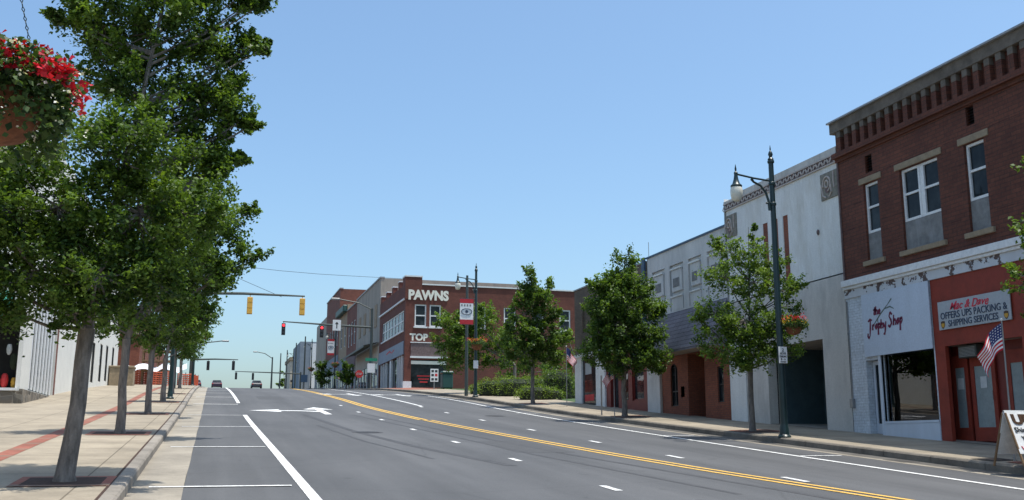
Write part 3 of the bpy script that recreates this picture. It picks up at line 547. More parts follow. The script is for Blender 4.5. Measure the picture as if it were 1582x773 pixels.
# hedges
def hedge(label, blobs, size, m, n, name='hedge', cat='hedge', group='clipped shrubs of the garden'):
    rg = np.random.default_rng(int(blobs[0][0]*10)); c0 = blobs[0]; root = thing(name, label, cat, (c0[0], c0[1], G(c0[1])+.2), group)
    P = []; T = []; core = MB()
    for (x, y, rx, ry, h) in blobs:
        z0 = G(y)+0.2; k = int(n*rx*h); d = rg.normal(size=(k, 3)); d[:, 2] = np.abs(d[:, 2]); d /= np.linalg.norm(d, axis=1)[:, None]
        d = np.sign(d)*np.abs(d)**0.65; u = rg.uniform(0.86, 1.05, (k, 1)); lump = 1+0.10*np.sin(d[:, :1]*9+x)*np.cos(d[:, 1:2]*8)
        P.append(np.array([x, y, z0])+d*u*lump*np.array([rx, ry, h])); T.append(rg.uniform(0, 1, k)*0.6+0.25*np.sin(d[:, 0]*11)+0.2)
        core.lathe([(0.3, 0), (0.85, 0.02), (0.85, h*0.6), (0.6, h*0.82), (0.1, h*0.86)], (0, 0, 0), 12); 
        i = len(core.v)-60
        for j in range(i, len(core.v)): vx, vy, vz = core.v[j]; core.v[j] = (x+vx*rx*0.95, y+vy*ry*0.95, z0+vz)
    core.build('branches', M['leaf_core'] if 'leaf_core' in M else M['mulch'], root); leaf_cloud('foliage', m, np.concatenate(P), np.concatenate(T), size, root, up=0.2)
    return root
def hx(u, Y): return at(u, 600, Y).x
hedge('large clipped box hedge in the middle of the garden', [(hx(800, 56), 56, 1.6, 1.3, 1.15), (hx(835, 56), 56, 1.6, 1.3, 1.2), (hx(765, 57), 57, 1.2, 1.1, 1.0)], 0.09, M['leaf_h'], 900)
hedge('low light green shrub in front of the large hedge', [(hx(828, 50.5), 50.5, 1.1, .7, .75), (hx(848, 50.5), 50.5, .9, .7, .6)], 0.08, M['leaf_h'], 1300)
hedge('low spreading shrub left of the large hedge', [(hx(752, 60), 60, 1.3, .8, .65), (hx(775, 60), 60, 1.0, .8, .7)], 0.09, M['leaf_h'], 900)
hedge('tall shrub at the right end of the large hedge', [(hx(862, 53), 53, 1.0, 1.0, 1.7), (hx(874, 54), 54, .7, 1.0, 1.2)], 0.1, M['leaf'], 900)

# ------------------------------------------------------------ right side: red brick two-shop building
XF = 17.0; S1 = 1
b1 = thing('brick_building', 'two storey dark red brick building with corbelled cornice over two shops', 'building', (XF, 16, G(16)))
zb = G(8)-0.5
WINS = [(22.44, 23.07), (20.08, 21.53), (18.49, 19.15), (15.9, 16.6), (13.4, 14.9), (11.7, 12.4)]
mb = MB(); facade(mb, 'X', XF, 1, 8, 24.2, 4.48, 8.05, [(a, b, 4.88, 7.03) for a, b in WINS]+[(22.62, 22.92, 7.32, 7.80), (18.72, 18.98, 7.45, 7.92)], 0.2)
shell(mb, XF, 31, 8, 24.2, 4.48, 9.05, ('x0',)); mb.box(XF+0.001, XF+0.25, 8.001, 24.19, 8.05, 9.04)
shell(mb, XF+0.02, 31, 8.002, 24.198, zb, 4.48, ('x0', 'top')); mb.build('wall', M['red_brick'], b1)
mb = MB(); y = 8.1
while y < 24.1: mb.box(XF-0.13, XF, y, y+0.17, 8.2, 8.62); y += 0.365
mb.box(XF-0.15, XF, 8.0, 24.24, 8.05, 8.2); mb.box(XF-0.05, XF, 8, 24.22, 7.95, 8.05)
mb.build('corbel_course', M['red_brick'], b1)
mb = MB(); y = 8.1
while y < 24.1: mb.box(XF-0.135, XF, y, y+0.17, 8.622, 8.84); y += 0.365
mb.box(XF-0.16, XF+0.05, 7.98, 24.25, 8.80, 9.10); mb.build('cornice', M['band_stone'], b1, bevel=0.006)
MB().box(XF-0.24, XF+0.3, 7.95, 24.28, 9.102, 9.15).build('coping', M['cap'], b1)
for a, b in WINS[:3]:
    wide = b-a > 1
    mb = MB(); mb.box(XF-0.03, XF+0.1, a-0.17, b+0.17, 7.04, 7.21); mb.build('lintel', M['lintel'], b1, bevel=0.008)
    MB().box(XF-0.07, XF+0.15, a-0.13, b+0.15, 4.75, 4.878).build('sill', M['lintel'], b1, bevel=0.008)
    MB().box(XF+0.07, XF+0.12, a+0.002, b-0.002, 4.882, 5.64).build('infill_panel', M['panel_g'], b1)
    if wide:
        m_ = (a+b)/2
        window(b1, 'X', XF, 1, a+.01, m_-.045, 5.645, 7.02, 0.065, (0.52,), dep=0.12); window(b1, 'X', XF, 1, m_+.045, b-.01, 5.645, 7.02, 0.065, (0.52,), dep=0.12)
        MB().box(XF+0.08, XF+0.16, m_-.043, m_+.043, 5.645, 7.02).build('mullion', M['frame_w'], b1)
    else: window(b1, 'X', XF, 1, a+.01, b-.01, 5.645, 7.02, 0.065, (0.52,), dep=0.12)
for a, b, z0, z1 in ((22.62, 22.92, 7.32, 7.80), (18.72, 18.98, 7.45, 7.92)):
    mb = MB(); mb.box(XF+0.12, XF+0.16, a, b, z0, z1)
    for k in range(6): zz = z0+0.03+k*(z1-z0-0.04)/6; mb.poly([(XF+0.03, a, zz), (XF+0.03, b, zz), (XF+0.11, b, zz+0.05), (XF+0.11, a, zz+0.05)])
    mb.build('vent', M['black'], b1)
YS = 20.68
mb = MB(); mb.box(XF-0.14, XF+0.02, 8, 24.19, 4.30, 4.479); mb.box(XF-0.09, XF+0.02, 8, 24.185, 4.22, 4.298); mb.build('shop_cornice', M['frame_w'], b1, bevel=0.01)
MB().box(XF-0.04, XF+0.02, 8, 24.18, 3.98, 4.218).build('fascia_board', M['peel'], b1)
# left shop (white)
gz = G(22)+0.2
mb = MB(); facade(mb, 'X', XF, 1, YS+0.02, 24.18, zb, 3.98, [(22.9, 23.46, zb-1, 2.20, 0.3), (20.74, 22.80, 0.52, 2.35, 0.25)], 0.25)
mb.build('shop_wall', M['white_brick'], b1)
MB().box(XF-0.03, XF+0.0, YS+0.03, 22.86, zb, 0.50).build('stall_riser', M['white_paint'], b1, bevel=0.008)
MB().box(XF-.035, XF+.06, 22.80, 22.90, zb, 2.3).build('window_post', M['white_paint'], b1); MB().box(XF-.04, XF+.06, YS+.03, 22.79, 0.502, 0.56).build('window_sill', M['white_paint'], b1)
g = MB(); g.box(XF+0.10, XF+0.112, 20.74, 22.80, 0.53, 2.35); g.build('shop_window', M['shop_glass'], b1)
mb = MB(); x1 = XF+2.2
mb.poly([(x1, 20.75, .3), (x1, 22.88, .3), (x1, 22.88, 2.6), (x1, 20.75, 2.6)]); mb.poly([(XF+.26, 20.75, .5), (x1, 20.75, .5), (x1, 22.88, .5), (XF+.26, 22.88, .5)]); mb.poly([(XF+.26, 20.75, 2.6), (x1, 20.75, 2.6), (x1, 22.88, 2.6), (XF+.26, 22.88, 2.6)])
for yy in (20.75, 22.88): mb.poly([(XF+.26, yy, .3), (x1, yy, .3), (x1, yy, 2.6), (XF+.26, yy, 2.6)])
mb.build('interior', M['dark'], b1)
for k, (yy, hh) in enumerate(((21.2, .42), (21.45, .25), (21.7, .2), (22.0, .3), (22.25, .2), (22.5, .24), (21.32, .6))):
    t = thing('trophy', ['tallest trophy cup in the shop window', 'small trophy in the shop window, second from the right', 'short trophy in the middle of the shop window', 'silver trophy left of the middle of the shop window', 'little trophy near the left of the shop window', 'leftmost trophy in the shop window', 'tall trophy behind the others at the right of the shop window'][k], 'trophy', (XF+.30+0.2*(k == 6), yy, 0.503), 'trophies on display in the white shop window')
    MB().box(XF+.25+0.2*(k == 6), XF+.35+0.2*(k == 6), yy-.05, yy+.05, .503, .56).build('base', M['black'], t)
    MB().lathe([(.02, .058), (.018, hh*.5), (.07, hh*.65), (.09, hh), (.07, hh*1.01)], (XF+.30+0.2*(k == 6), yy, .503), 10).build('cup', M['silver'], t, smooth=True)
dr = MB(); a, b, z0, z1 = 22.92, 23.44, gz-0.02, 2.18
for q in ((a, a+.08, z0, z1), (b-.08, b, z0, z1), (a+.08, b-.08, z1-.1, z1), (a+.08, b-.08, z0, z0+.42)): dr.box(XF+.2, XF+.25, *q)
d_ = dr.build('door', M['white_paint'], b1); MB().box(XF+.225, XF+.235, a+.07, b-.07, z0+.41, z1-.09).build('pane', M['glass'], d_)
MB().tube([(XF+.17, a+.05, gz+.95), (XF+.17, a+.05, gz+1.1)], .012, 6).build('handle', M['steel'], d_)
# right shop (red)
HZ = 2.31
XD = XF+.5
mb = MB(); facade(mb, 'X', XF, 1, 8, YS+0.018, zb, 3.978, [(17.9, 20.34, zb-1, HZ, 0.10), (14.2, 17.3, 0.3, HZ-.1, 0.25)], 0.3); mb.build('shop_wall', M['red_paint'], b1)
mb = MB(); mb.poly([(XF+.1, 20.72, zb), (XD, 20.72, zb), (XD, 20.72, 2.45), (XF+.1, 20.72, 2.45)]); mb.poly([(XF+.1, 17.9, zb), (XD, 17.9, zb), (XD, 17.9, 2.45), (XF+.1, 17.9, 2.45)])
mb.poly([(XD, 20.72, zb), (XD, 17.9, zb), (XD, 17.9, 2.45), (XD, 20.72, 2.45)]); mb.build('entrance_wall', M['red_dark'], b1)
MB().poly([(XF+.002, 17.9, HZ), (XF+.002, 20.72, HZ), (XD, 20.72, HZ+.02), (XD, 17.9, HZ+.02)]).build('soffit', M['tan_soffit'], b1)
MB().poly([(XF, 17.9, SR(17.3, 17.9)+.005), (XF, 20.72, SR(17.3, 20.72)+.005), (XD, 20.72, SR(17.3, 20.72)+.02), (XD, 17.9, SR(17.3, 17.9)+.02)]).build('entrance_floor', M['gutter'], b1)
for k, (a, b) in enumerate(((20.14, 20.70), (19.26, 20.06), (18.3, 18.9))):
    d_ = MB(); z0 = G(20)+.27
    for q in ((a, a+.12, z0, 2.1), (b-.12, b, z0, 2.1), (a+.12, b-.12, 1.80, 2.1), (a+.12, b-.12, z0, z0+.32)): d_.box(XD-.07, XD-.02, *q)
    d_ = d_.build('door' if k < 2 else 'side_light', M['red_paint'], b1); MB().box(XD-.05, XD-.035, a+.11, b-.11, z0+.31, 1.81).build('pane', M['frosted'], d_)
    if k < 2:
        MB().box(XD-.06, XD-.052, (a+b)/2-.10, (a+b)/2+.10, 1.28, 1.55).build('notice', M['paper'], d_)
        MB().tube([(XD-.12, a+.08, 1.0), (XD-.12, a+.08, 1.2)], .012, 6).build('handle', M['steel'], d_)
ac = thing('air_conditioner', 'boxy window air conditioner above the red shop doors', 'air conditioner', (XF+.3, 19.9, 2.0))
MB().box(XF+.16, XF+.42, 19.5, 20.1, 2.0, 2.29).build('casing', M['dark_steel'], ac, bevel=.01)
mb = MB(); [mb.box(XF+.15, XF+.159, 19.54, 20.06, 2.03+k*.033, 2.045+k*.033) for k in range(7)]; mb.build('grille', M['steel'], ac)
g = MB(); g.box(XF+.10, XF+.112, 14.2, 17.3, .3, HZ-.1); g.build('shop_window', M['glass'], b1)
[MB().box(XF+.04, XF+.16, a, b, .3, HZ-.1).build('window_post', M['dark_steel'], b1) for a, b in ((17.18, 17.3), (15.7, 15.78))]
ws = tag(MB().box(XF-.02, XF-.005, 16.2, 17.5, 1.0, 1.85).build('window_sign', M['sign_grey']), 'pale grey sign board low beside the red entrance at the right edge', 'sign')
for k, (yy, zz) in enumerate(((17.2, 1.68), (17.25, 1.55), (17.22, 1.35))): ws_ = MB().box(XF-.026, XF-.021, yy-.1, yy+.06, zz, zz+.035).build('printed_line', M['ink'], ws)
# the two big shop signs
ts = thing('shop_sign', 'large pale white sign board lettered the Trophy Shop in purple brush script', 'sign', (XF, 22, 3.1))
MB().box(XF-.07, XF-.042, YS+.02, 23.40, 2.29, 3.975).build('board', M['sign_w'], ts)
def stroke(mb, pts, w_, c=XF-.075):
    pts = [Vector((0, p[0], p[1])) for p in pts]
    for k, (p, q) in enumerate(zip(pts, pts[1:])):
        d = (q-p); L_ = d.length
        if L_ < 1e-5: continue
        d /= L_; n_ = Vector((0, -d.z, d.y)); f0 = w_*(0.55+0.9*abs(math.sin(k*1.3+.4)))/2; f1 = w_*(0.55+0.9*abs(math.sin((k+1)*1.3+.4)))/2
        a = p-d*w_*.2; b = q+d*w_*.2
        mb.poly([(c-.0005*(k % 5), v.y, v.z) for v in (a+n_*f0, b+n_*f1, b-n_*f1, a-n_*f0)])
def brush(spec, y0, z0, sc, w_):            # spec in units: x to the right (towards -Y), y up
    mb = MB()
    for st_ in spec: stroke(mb, [(y0-x*sc, z0+y*sc) for x, y in st_], w_)
    return mb
LET = {'t': [[(.5,1.3),(.35,.1),(.6,0)],[(.1,.85),(.8,.95)]], 'h': [[(.1,1.4),(.1,0)],[(.1,.5),(.4,.8),(.6,.5),(.6,0)]], 'e': [[(.1,.45),(.6,.5),(.45,.85),(.15,.6),(.2,.1),(.65,.1)]],
 'T': [[(0,1.5),(.5,1.75),(1.0,1.6)],[(.55,1.7),(.6,.3),(.55,-.9),(.3,-1.2),(0,-.9),(.05,-.5)]], 'r': [[(.1,.8),(.15,0)],[(.15,.5),(.35,.8),(.55,.7)]], 'o': [[(.3,.8),(.1,.4),(.3,.0),(.55,.35),(.35,.8),(.6,.75)]],
 'p': [[(.1,.85),(.2,-.9)],[(.15,.6),(.45,.85),(.6,.45),(.3,.1),(.15,.15)]], 'y': [[(.05,.8),(.2,.2),(.5,.3)],[(.6,.9),(.5,-.2),(.4,-1.1),(.15,-.9)]],
 'S': [[(.8,1.6),(.4,1.9),(.15,1.4),(.6,.8),(.75,.3),(.35,-.2),(.05,.1)]]}
def script(word, y0, z0, sc, w_, slope=0.0):
    mb = MB(); x = 0
    for ch in word:
        for st_ in LET[ch]: stroke(mb, [(y0-(x+a+0.12*b)*sc, z0+(b+(x+a)*slope)*sc) for a, b in st_], w_)
        x += 1.1 if ch in 'TS' else .72
    return mb
script('the', 22.93, 3.38, .15, .045).build('lettering', M['purple'], ts)
script('Trophy', 23.18, 2.98, .165, .05, .02).build('lettering', M['purple'], ts); script('Shop', 22.32, 3.02, .18, .05, .02).build('lettering', M['purple'], ts)
mb = MB(); stroke(mb, [(22.90, 3.13), (22.6, 3.38), (22.3, 3.58), (22.12, 3.72)], .03); stroke(mb, [(22.42, 3.49), (22.2, 3.52), (22.05, 3.45)], .028); stroke(mb, [(22.75, 3.27), (22.72, 3.10)], .028); mb.build('brush_stroke', M['green_brush'], ts)
us = thing('shop_sign', 'grey rectangular sign for packing and shipping services on the red shop front', 'sign', (XF, 19.2, 3.05))
MB().box(XF-.06, XF-.03, 18.08, 20.42, 2.70, 3.385).build('board', M['sign_grey'], us, bevel=.005)
text_obj('lettering', 'Mac & Dave', 'X', XF-.062, 19.35, 3.235, 1.28, .19, M['pink_red'], us, shear=.45, bold=.012, jitter=.10)
text_obj('lettering', 'OFFERS UPS PACKING &', 'X', XF-.062, 19.25, 3.03, 2.16, .165, M['navy'], us, bold=.006)
text_obj('lettering', 'SHIPPING SERVICES', 'X', XF-.062, 19.27, 2.83, 1.62, .155, M['navy'], us, bold=.006)
for yy in (20.27, 18.22):
    e = MB(); c_ = [(-.07, .08), (0, .095), (.07, .08), (.07, -.02), (.04, -.07), (0, -.10), (-.04, -.07), (-.07, -.02)]
    e.poly([(XF-.064, yy+p, 2.82+q) for p, q in c_]); em = e.build('emblem', M['brown'], us)
    i_ = MB(); i_.poly([(XF-.066, yy+p*.8, 2.815+q*.55-.01) for p, q in c_]); i_.build('emblem_face', M['gold'], em)

# ------------------------------------------------------------ white stucco theatre-like building
b2 = thing('stucco_building', 'tall white stucco building with zigzag frieze and purple corner reliefs', 'building', (XF, 27, G(27)))
zb = G(24)-0.5; X2 = XF+0.03; T2 = 8.48
strips = [(26.97, 27.25), (27.56, 27.84), (28.17, 28.46)]
mb = MB(); facade(mb, 'X', X2, 1, 24.22, 30.98, 4.76, 8.02, [(a, b, 4.95, 7.05, .02) for a, b in strips], .02)
shell(mb, X2, 30, 24.22, 30.98, zb, T2, ('x0',)); mb.build('wall', M['stucco_w'], b2)
mb = MB(); facade(mb, 'X', X2-.015, 1, 24.225, 30.975, zb, 4.72, [(25.45, 28.55, zb-1, 2.99, .35)], .35); mb.poly([(X2-.015, 24.225, 4.72), (X2-.015, 30.975, 4.72), (X2+.05, 30.975, 4.72), (X2+.05, 24.225, 4.72)]); mb.build('lower_wall', M['stucco_b'], b2)
mb = MB()
for a, b in strips: MB().box(X2+.015, X2+.05, a, b, 4.95, 7.05).build('bricked_window', M['orange_brick'], b2)
for a, b in ((27.27, 27.54), (27.86, 28.15)): MB().box(X2-.012, X2, a, b, 4.9, 7.12).build('fin', M['stucco_w'], b2, bevel=.01)
mb = MB(); mb.box(X2-.02, X2+.2, 24.23, 30.97, 8.025, 8.27); mb.build('frieze_ground', M['relief'], b2)
mb = MB(); y = 24.25; k = 0
while y < 30.9:
    mb.poly([(X2-.045, y, 8.05), (X2-.045, y+.09, 8.05), (X2-.045, y+.23, 8.23), (X2-.045, y+.14, 8.23)]); mb.poly([(X2-.045, y+.23, 8.23), (X2-.045, y+.14, 8.23), (X2-.045, y+.28, 8.05), (X2-.045, y+.37, 8.05)]) ; y += .28
mb.box(X2-.05, X2, 24.23, 30.97, 8.235, 8.28); mb.box(X2-.05, X2, 24.23, 30.97, 8.0, 8.045); mb.build('zigzag', M['relief_l'], b2)
mb = MB(); mb.box(X2-.03, X2+.3, 24.23, 30.4, 8.282, T2+.0); mb.box(X2-.03, X2+.3, 30.4, 30.97, 8.282, 8.36); [mb.box(X2-.036, X2-.03, yy, yy+.015, 8.285, T2-.005) for yy in (25.3, 26.4, 27.5, 28.6, 29.7)]; mb.build('parapet', M['band_stone'] if 0 else M['stucco_b'], b2)
for (a, b) in ((24.24, 25.08), (30.13, 30.96)):
    pn = MB().box(X2-.035, X2+.02, a, b, 7.02, 7.82).build('relief_panel', M['relief_g'], b2, bevel=.01)
    cx_, cz_ = (a+b)/2+.08, 7.47
    mb = MB()
    for rr, a_s, a_e in ((.22, -.3, 4.4), (.10, 0, 6.3)):
        pts = [(X2-.05, cx_+rr*.85*math.cos(t), cz_+rr*math.sin(t)) for t in np.linspace(a_s, a_e, 22)]; mb.tube(pts, .028, 6)
    mb.tube([(X2-.05, cx_-.20, 7.42), (X2-.05, cx_-.22, 7.2), (X2-.05, cx_-.1, 7.08)], .025, 6); mb.tube([(X2-.05, cx_+.28, 7.5), (X2-.05, cx_+.2, 7.15), (X2-.05, cx_+.05, 7.07)], .025, 6)
    mb.tube([(X2-.05, cx_-.36, 7.78), (X2-.05, cx_-.34, 7.5), (X2-.05, cx_-.42+.05, 7.3)], .025, 6)
    mb.build('scroll', M['relief_l'], pn)
    mb = MB(); mb.lathe([(.0, 0), (.11, .005)], (0, 0, 0), 12); mb.v = [(X2-.045-z_, cx_-.02+x_, 7.3+y_) for x_, y_, z_ in mb.v]; mb.build('leaf_boss', M['relief'], pn)
mb = MB(); mb.lathe([(.02, .0), (.055, .01), (.06, .03), (.03, .06)], (0, 0, 0), 12); mb.v = [(X2-z_, 25.35+x_*.8, 6.15+y_*1.5) for x_, y_, z_ in mb.v]; mb.build('wall_anchor', M['relief'], b2)
rc = MB(); xr = X2+2.0; z0 = G(25)
rc.poly([(xr, 25.45, z0), (xr, 28.55, z0), (xr, 28.55, 3.2), (xr, 25.45, 3.2)]); rc.poly([(X2+.3, 25.45, z0), (xr, 25.45, z0), (xr, 25.45, 3.2), (X2+.3, 25.45, 3.2)]); rc.poly([(X2+.3, 28.55, z0), (xr, 28.55, z0), (xr, 28.55, 3.2), (X2+.3, 28.55, 3.2)]); rc.build('entrance_wall', M['teal'], b2)
MB().poly([(X2-.01, 25.45, 2.985), (X2-.01, 28.55, 2.985), (xr, 28.55, 2.985), (xr, 25.45, 2.985)]).build('soffit', M['tan_soffit'], b2)
MB().poly([(X2-.01, 25.45, SR(18, 25.45)+.005), (X2-.01, 28.55, SR(18, 28.55)+.005), (xr, 28.55, SR(18, 28.55)+.005), (xr, 25.45, SR(18, 25.45)+.005)]).build('entrance_floor', M['gutter'], b2)
mb = MB()
for q in ((26.9, 27.0, .9, 2.6), (28.1, 28.2, .9, 2.6), (27.0, 28.1, 2.5, 2.6), (27.0, 28.1, .9, 1.0)): mb.box(xr-.12, xr-.03, *q)
f_ = mb.build('display_frame', M['black'], b2); MB().box(xr-.07, xr-.04, 27.0, 28.1, 1.0, 2.5).build('pane', M['frosted'], f_)
d_ = MB(); [d_.box(xr-.1, xr-.03, *q) for q in ((25.6, 25.68, z0+.2, 2.5), (26.5, 26.58, z0+.2, 2.5), (25.68, 26.5, 2.42, 2.5), (25.68, 26.5, z0+.2, z0+.4))]; d_ = d_.build('door', M['black'], b2); MB().box(xr-.06, xr-.04, 25.68, 26.5, z0+.4, 2.42).build('pane', M['glass'], d_)
MB().box(X2-.06, X2-.016, 29.9, 30.97, zb, 3.3).build('pier', M['stucco_w'], b2, bevel=.02)

# ------------------------------------------------------------ grey building with shingle overhang
b3 = thing('stucco_building', 'pale grey stucco building with recessed wall panels over a shingled overhang and orange brick front', 'building', (XF, 34, G(34)))
zb = G(31)-0.5; T3 = 7.50; X3 = XF+.05
PN = [(31.3, 32.45), (32.9, 33.98), (34.4, 35.6), (36.05, 37.25)]
mb = MB(); facade(mb, 'X', X3, 1, 31.0, 37.7, 4.4, T3, [(a, b, 5.05, 6.85, .10) for a, b in PN], .10)
shell(mb, X3, 29, 31.0, 37.7, zb, T3, ('x0',)); mb.build('wall', M['stucco_g'], b3)
for a, b in PN:
    p_ = MB(); p_.box(X3+.09, X3+.12, a, b, 5.05, 6.85); p_.box(X3+.0, X3+.1, a+.1, b-.1, 5.05, 5.55); p_.box(X3+.0, X3+.095, a+.16, b-.16, 5.78, 6.62)
    p_ = p_.build('wall_panel', M['stucco_g'], b3, bevel=.01)
    MB().box(X3-.06, X3+.02, a+.1, b-.1, 6.64, 6.70).build('moulding', M['stucco_w'], p_); MB().box(X3-.05, X3+.02, a+.1, b-.1, 5.56, 5.61).build('moulding', M['stucco_w'], p_)
    MB().box(X3-.012, X3+.01, a+.36, b-.30, 5.95, 6.3).build('vent_plate', M['panel_g'], p_)
MB().box(X3-.05, X3+.25, 30.99, 37.75, T3+.002, T3+.07).build('coping', M['blue'], b3)
mb = MB(); a, b = 31.02, 37.68
mb.poly([(X3-.02, a, 4.98), (X3-.02, b, 4.98), (16.22, b, 3.40), (16.22, a, 3.40)]); mb.poly([(16.22, b, 3.40), (16.22, a, 3.40), (16.22, a, 3.30), (16.22, b, 3.30)])
mb.poly([(X3-.02, a, 4.98), (16.22, a, 3.40), (16.22, a, 3.30), (X3, a, 3.30)]); mb.poly([(X3-.02, b, 4.98), (16.22, b, 3.40), (16.22, b, 3.30), (X3, b, 3.30)])
mb.build('shingle_overhang', M['shingle'], b3); MB().poly([(16.24, a+.01, 3.31), (X3+1.2, a+.01, 3.31), (X3+1.2, b-.01, 3.31), (16.24, b-.01, 3.31)]).build('soffit', M['tan_soffit'], b3)
mb = MB(); facade(mb, 'X', X3-.03, 1, 31.02, 36.5, zb, 3.3, [(32.89, 34.22, zb-1, 3.28, 1.1), (31.5, 31.95, 1.4, 2.65, .12), (35.1, 35.72, 1.38, 3.0, .12)], .12)
mb.poly([(X3+1.07, 32.89, zb), (X3+1.07, 34.22, zb), (X3+1.07, 34.22, 3.28), (X3+1.07, 32.89, 3.28)]); mb.build('brick_front', M['orange_brick'], b3)
d_ = MB().box(X3+1.0, X3+1.06, 33.0, 33.5, G(33)+.2, 2.9).build('door', M['panel_g'], b3)
window(b3, 'X', X3-.03, 1, 31.5, 31.95, 1.4, 2.65, .05, (.5,), dep=.1, frame=M['black'])
w_ = window(b3, 'X', X3-.03, 1, 35.1, 35.72, 1.38, 3.0, .05, (.35,), (.5,), dep=.1, frame=M['black'])
# round the head of the arched window with brick spandrels
mb = MB(); cy_, rr, zs = 35.41, .31, 2.69
for k in range(8):
    t0, t1 = PI*k/8, PI*(k+1)/8
    mb.poly([(X3-.034, cy_+rr*math.cos(t0), zs+rr*math.sin(t0)), (X3-.034, cy_+rr*math.cos(t1), zs+rr*math.sin(t1)), (X3-.034, cy_+rr*math.cos(t1), 3.02), (X3-.034, cy_+rr*math.cos(t0), 3.02)])
mb.build('arch_head', M['orange_brick'], b3)
MB().box(X3-.14, X3+.1, 36.5, 37.69, zb, 3.3).build('pier', M['stucco_g'], b3, bevel=.015)
MB().box(X3-.03, X3+.0, 34.55, 34.85, 1.7, 2.1).build('name_plate', M['relief'], b3)

# ------------------------------------------------------------ brown brick shop
b4 = thing('brick_building', 'two storey brown brick shop with a white framed display window', 'building', (XF, 42, G(42)))
zb = G(37)-.5; T4 = 7.38
mb = MB(); facade(mb, 'X', XF, 1, 37.72, 46.35, 4.2, T4, [(43.9, 45.3, 5.2, 6.6, .1), (40.9, 42.3, 5.2, 6.6, .1), (38.6, 39.6, 5.2, 6.6, .1)], .1); shell(mb, XF, 29, 37.72, 46.35, zb, T4, ('x0',)); mb.build('wall', M['tan_brick'], b4)
[MB().box(XF+.09, XF+.12, a, b, 5.2, 6.6).build('bricked_window', M['tan_brick'], b4) for a, b in ((43.9, 45.3), (40.9, 42.3), (38.6, 39.6))]
MB().box(XF-.04, XF+.25, 37.74, 46.38, T4+.002, T4+.06).build('coping', M['cap'], b4)
MB().box(XF-.09, XF-.005, 37.74, 38.0, 4.0, T4+.2).build('downpipe', M['blue'], b4)
mb = MB(); facade(mb, 'X', XF-.03, 1, 42.5, 46.33, zb, 4.05, [(43.55, 45.45, 1.72, 3.95, .12)], .12); mb.box(XF-.12, XF-.03, 42.5, 46.33, 4.05, 4.2); mb.build('shop_front', M['frame_w'], b4)
g = MB().box(XF+.06, XF+.08, 43.55, 45.45, 1.72, 3.95).build('shop_window', M['glass'], b4)
for (a, b, z0, z1, m_) in ((44.3, 45.1, 3.2, 3.75, M['sign_grey']), (44.0, 45.2, 1.95, 2.25, M['crate_red'])): MB().box(XF+.05, XF+.058, a, b, z0, z1).build('poster', m_, g)
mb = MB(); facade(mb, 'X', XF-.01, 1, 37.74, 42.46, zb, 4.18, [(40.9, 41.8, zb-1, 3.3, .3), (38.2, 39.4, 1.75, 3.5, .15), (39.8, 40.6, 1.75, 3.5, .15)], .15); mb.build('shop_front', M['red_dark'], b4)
window(b4, 'X', XF-.01, 1, 38.2, 39.4, 1.75, 3.5, .06, (), (), dep=.12, frame=M['red_dark']); window(b4, 'X', XF-.01, 1, 39.8, 40.6, 1.75, 3.5, .06, (), (), dep=.12, frame=M['red_dark'])
MB().box(XF+.2, XF+.25, 40.92, 41.78, G(41)+.15, 3.28).build('door', M['glass'], b4)
MB().box(XF-.09, XF-.012, 42.3, 42.48, zb, 4.1).build('post', M['frame_w'], b4)
po = MB(); [po.box(XF-.02, XF-.013, 40.05, 40.4, z_, z_+.28) for z_ in (1.85, 2.2, 2.6, 3.0)]; po.build('poster', M['letter'], b4)
MB().tube([(XF-.02, 24.12, 3.9), (XF-.02, 24.12, 1.2)], .018, 6).build('conduit', M['steel'], b1); MB().box(XF-.10, XF-.002, 24.04, 24.17, .95, 1.2).build('meter_box', M['steel'], b1, bevel=.005)
MB().tube([(XF-.02, 24.16, 8.0), (XF-.02, 24.16, 4.5)], .03, 6).build('downpipe', M['relief'], b1)
MB().tube([(X2-.03, 30.9, 8.2), (X2-.03, 30.9, 3.4)], .03, 6).build('downpipe', M['steel'], b2)
an = tag(MB().tube([(20, 44.0, 7.0), (20, 44.0, 9.6)], .015, 5).build('antenna', M['steel']), 'thin mast standing on the roof of the brown brick shop', 'antenna')

# ------------------------------------------------------------ pawn shop building
b5 = thing('brick_building', 'red brick corner building with PAWNS painted in cream letters', 'building', (16.5, 90, G(90)))
zb = 4.2; T5 = 14.25; YP = 89.5; XP = 16.5
sw = [(17.36, 18.44), (18.74, 19.8), (23.0, 24.05), (25.8, 26.95), (28.6, 29.7), (31.3, 32.4)]
mb = MB(); facade(mb, 'Y', YP, 1, XP, 37, zb, T5, [(a, b, 10.42, 12.45, .15) for a, b in sw]+[(17.1, 20.4, 4.95, 7.4, .2)], .15)
facade(mb, 'X', XP, 1, YP, 104, zb, T5-.0, [(90.3, 102.4, 10.1, 12.0, .15), (90.0, 103.6, 4.8, 7.85, .3)], .15)
shell(mb, XP, 37, YP, 104, zb, T5, ('x0', 'y0')); mb.box(XP-.06, 18.0, YP-.06, YP+1.3, 12.9, 14.95); mb.box(XP-.002, XP+.4, YP+1.3, 104, 13.9, 14.3)
for yy in (92.5, 96, 99.5, 102.8): mb.box(XP-.05, XP+.4, yy, yy+.7, 14.3, 14.9)
mb.build('wall', M['pawn_brick'], b5)
mb = MB(); mb.box(18.0, 37.05, YP-.08, YP+.35, T5, T5+.12); mb.box(XP-.1, 18.04, YP-.1, YP+1.34, 14.952, 15.08); [mb.box(XP-.08, XP+.43, yy-.04, yy+.74, 14.902, 15.0) for yy in (92.5, 96, 99.5, 102.8)]; mb.box(XP-.14, XP-.003, YP+.2, 104, 12.85, 13.0); mb.build('coping', M['frame_w'], b5)
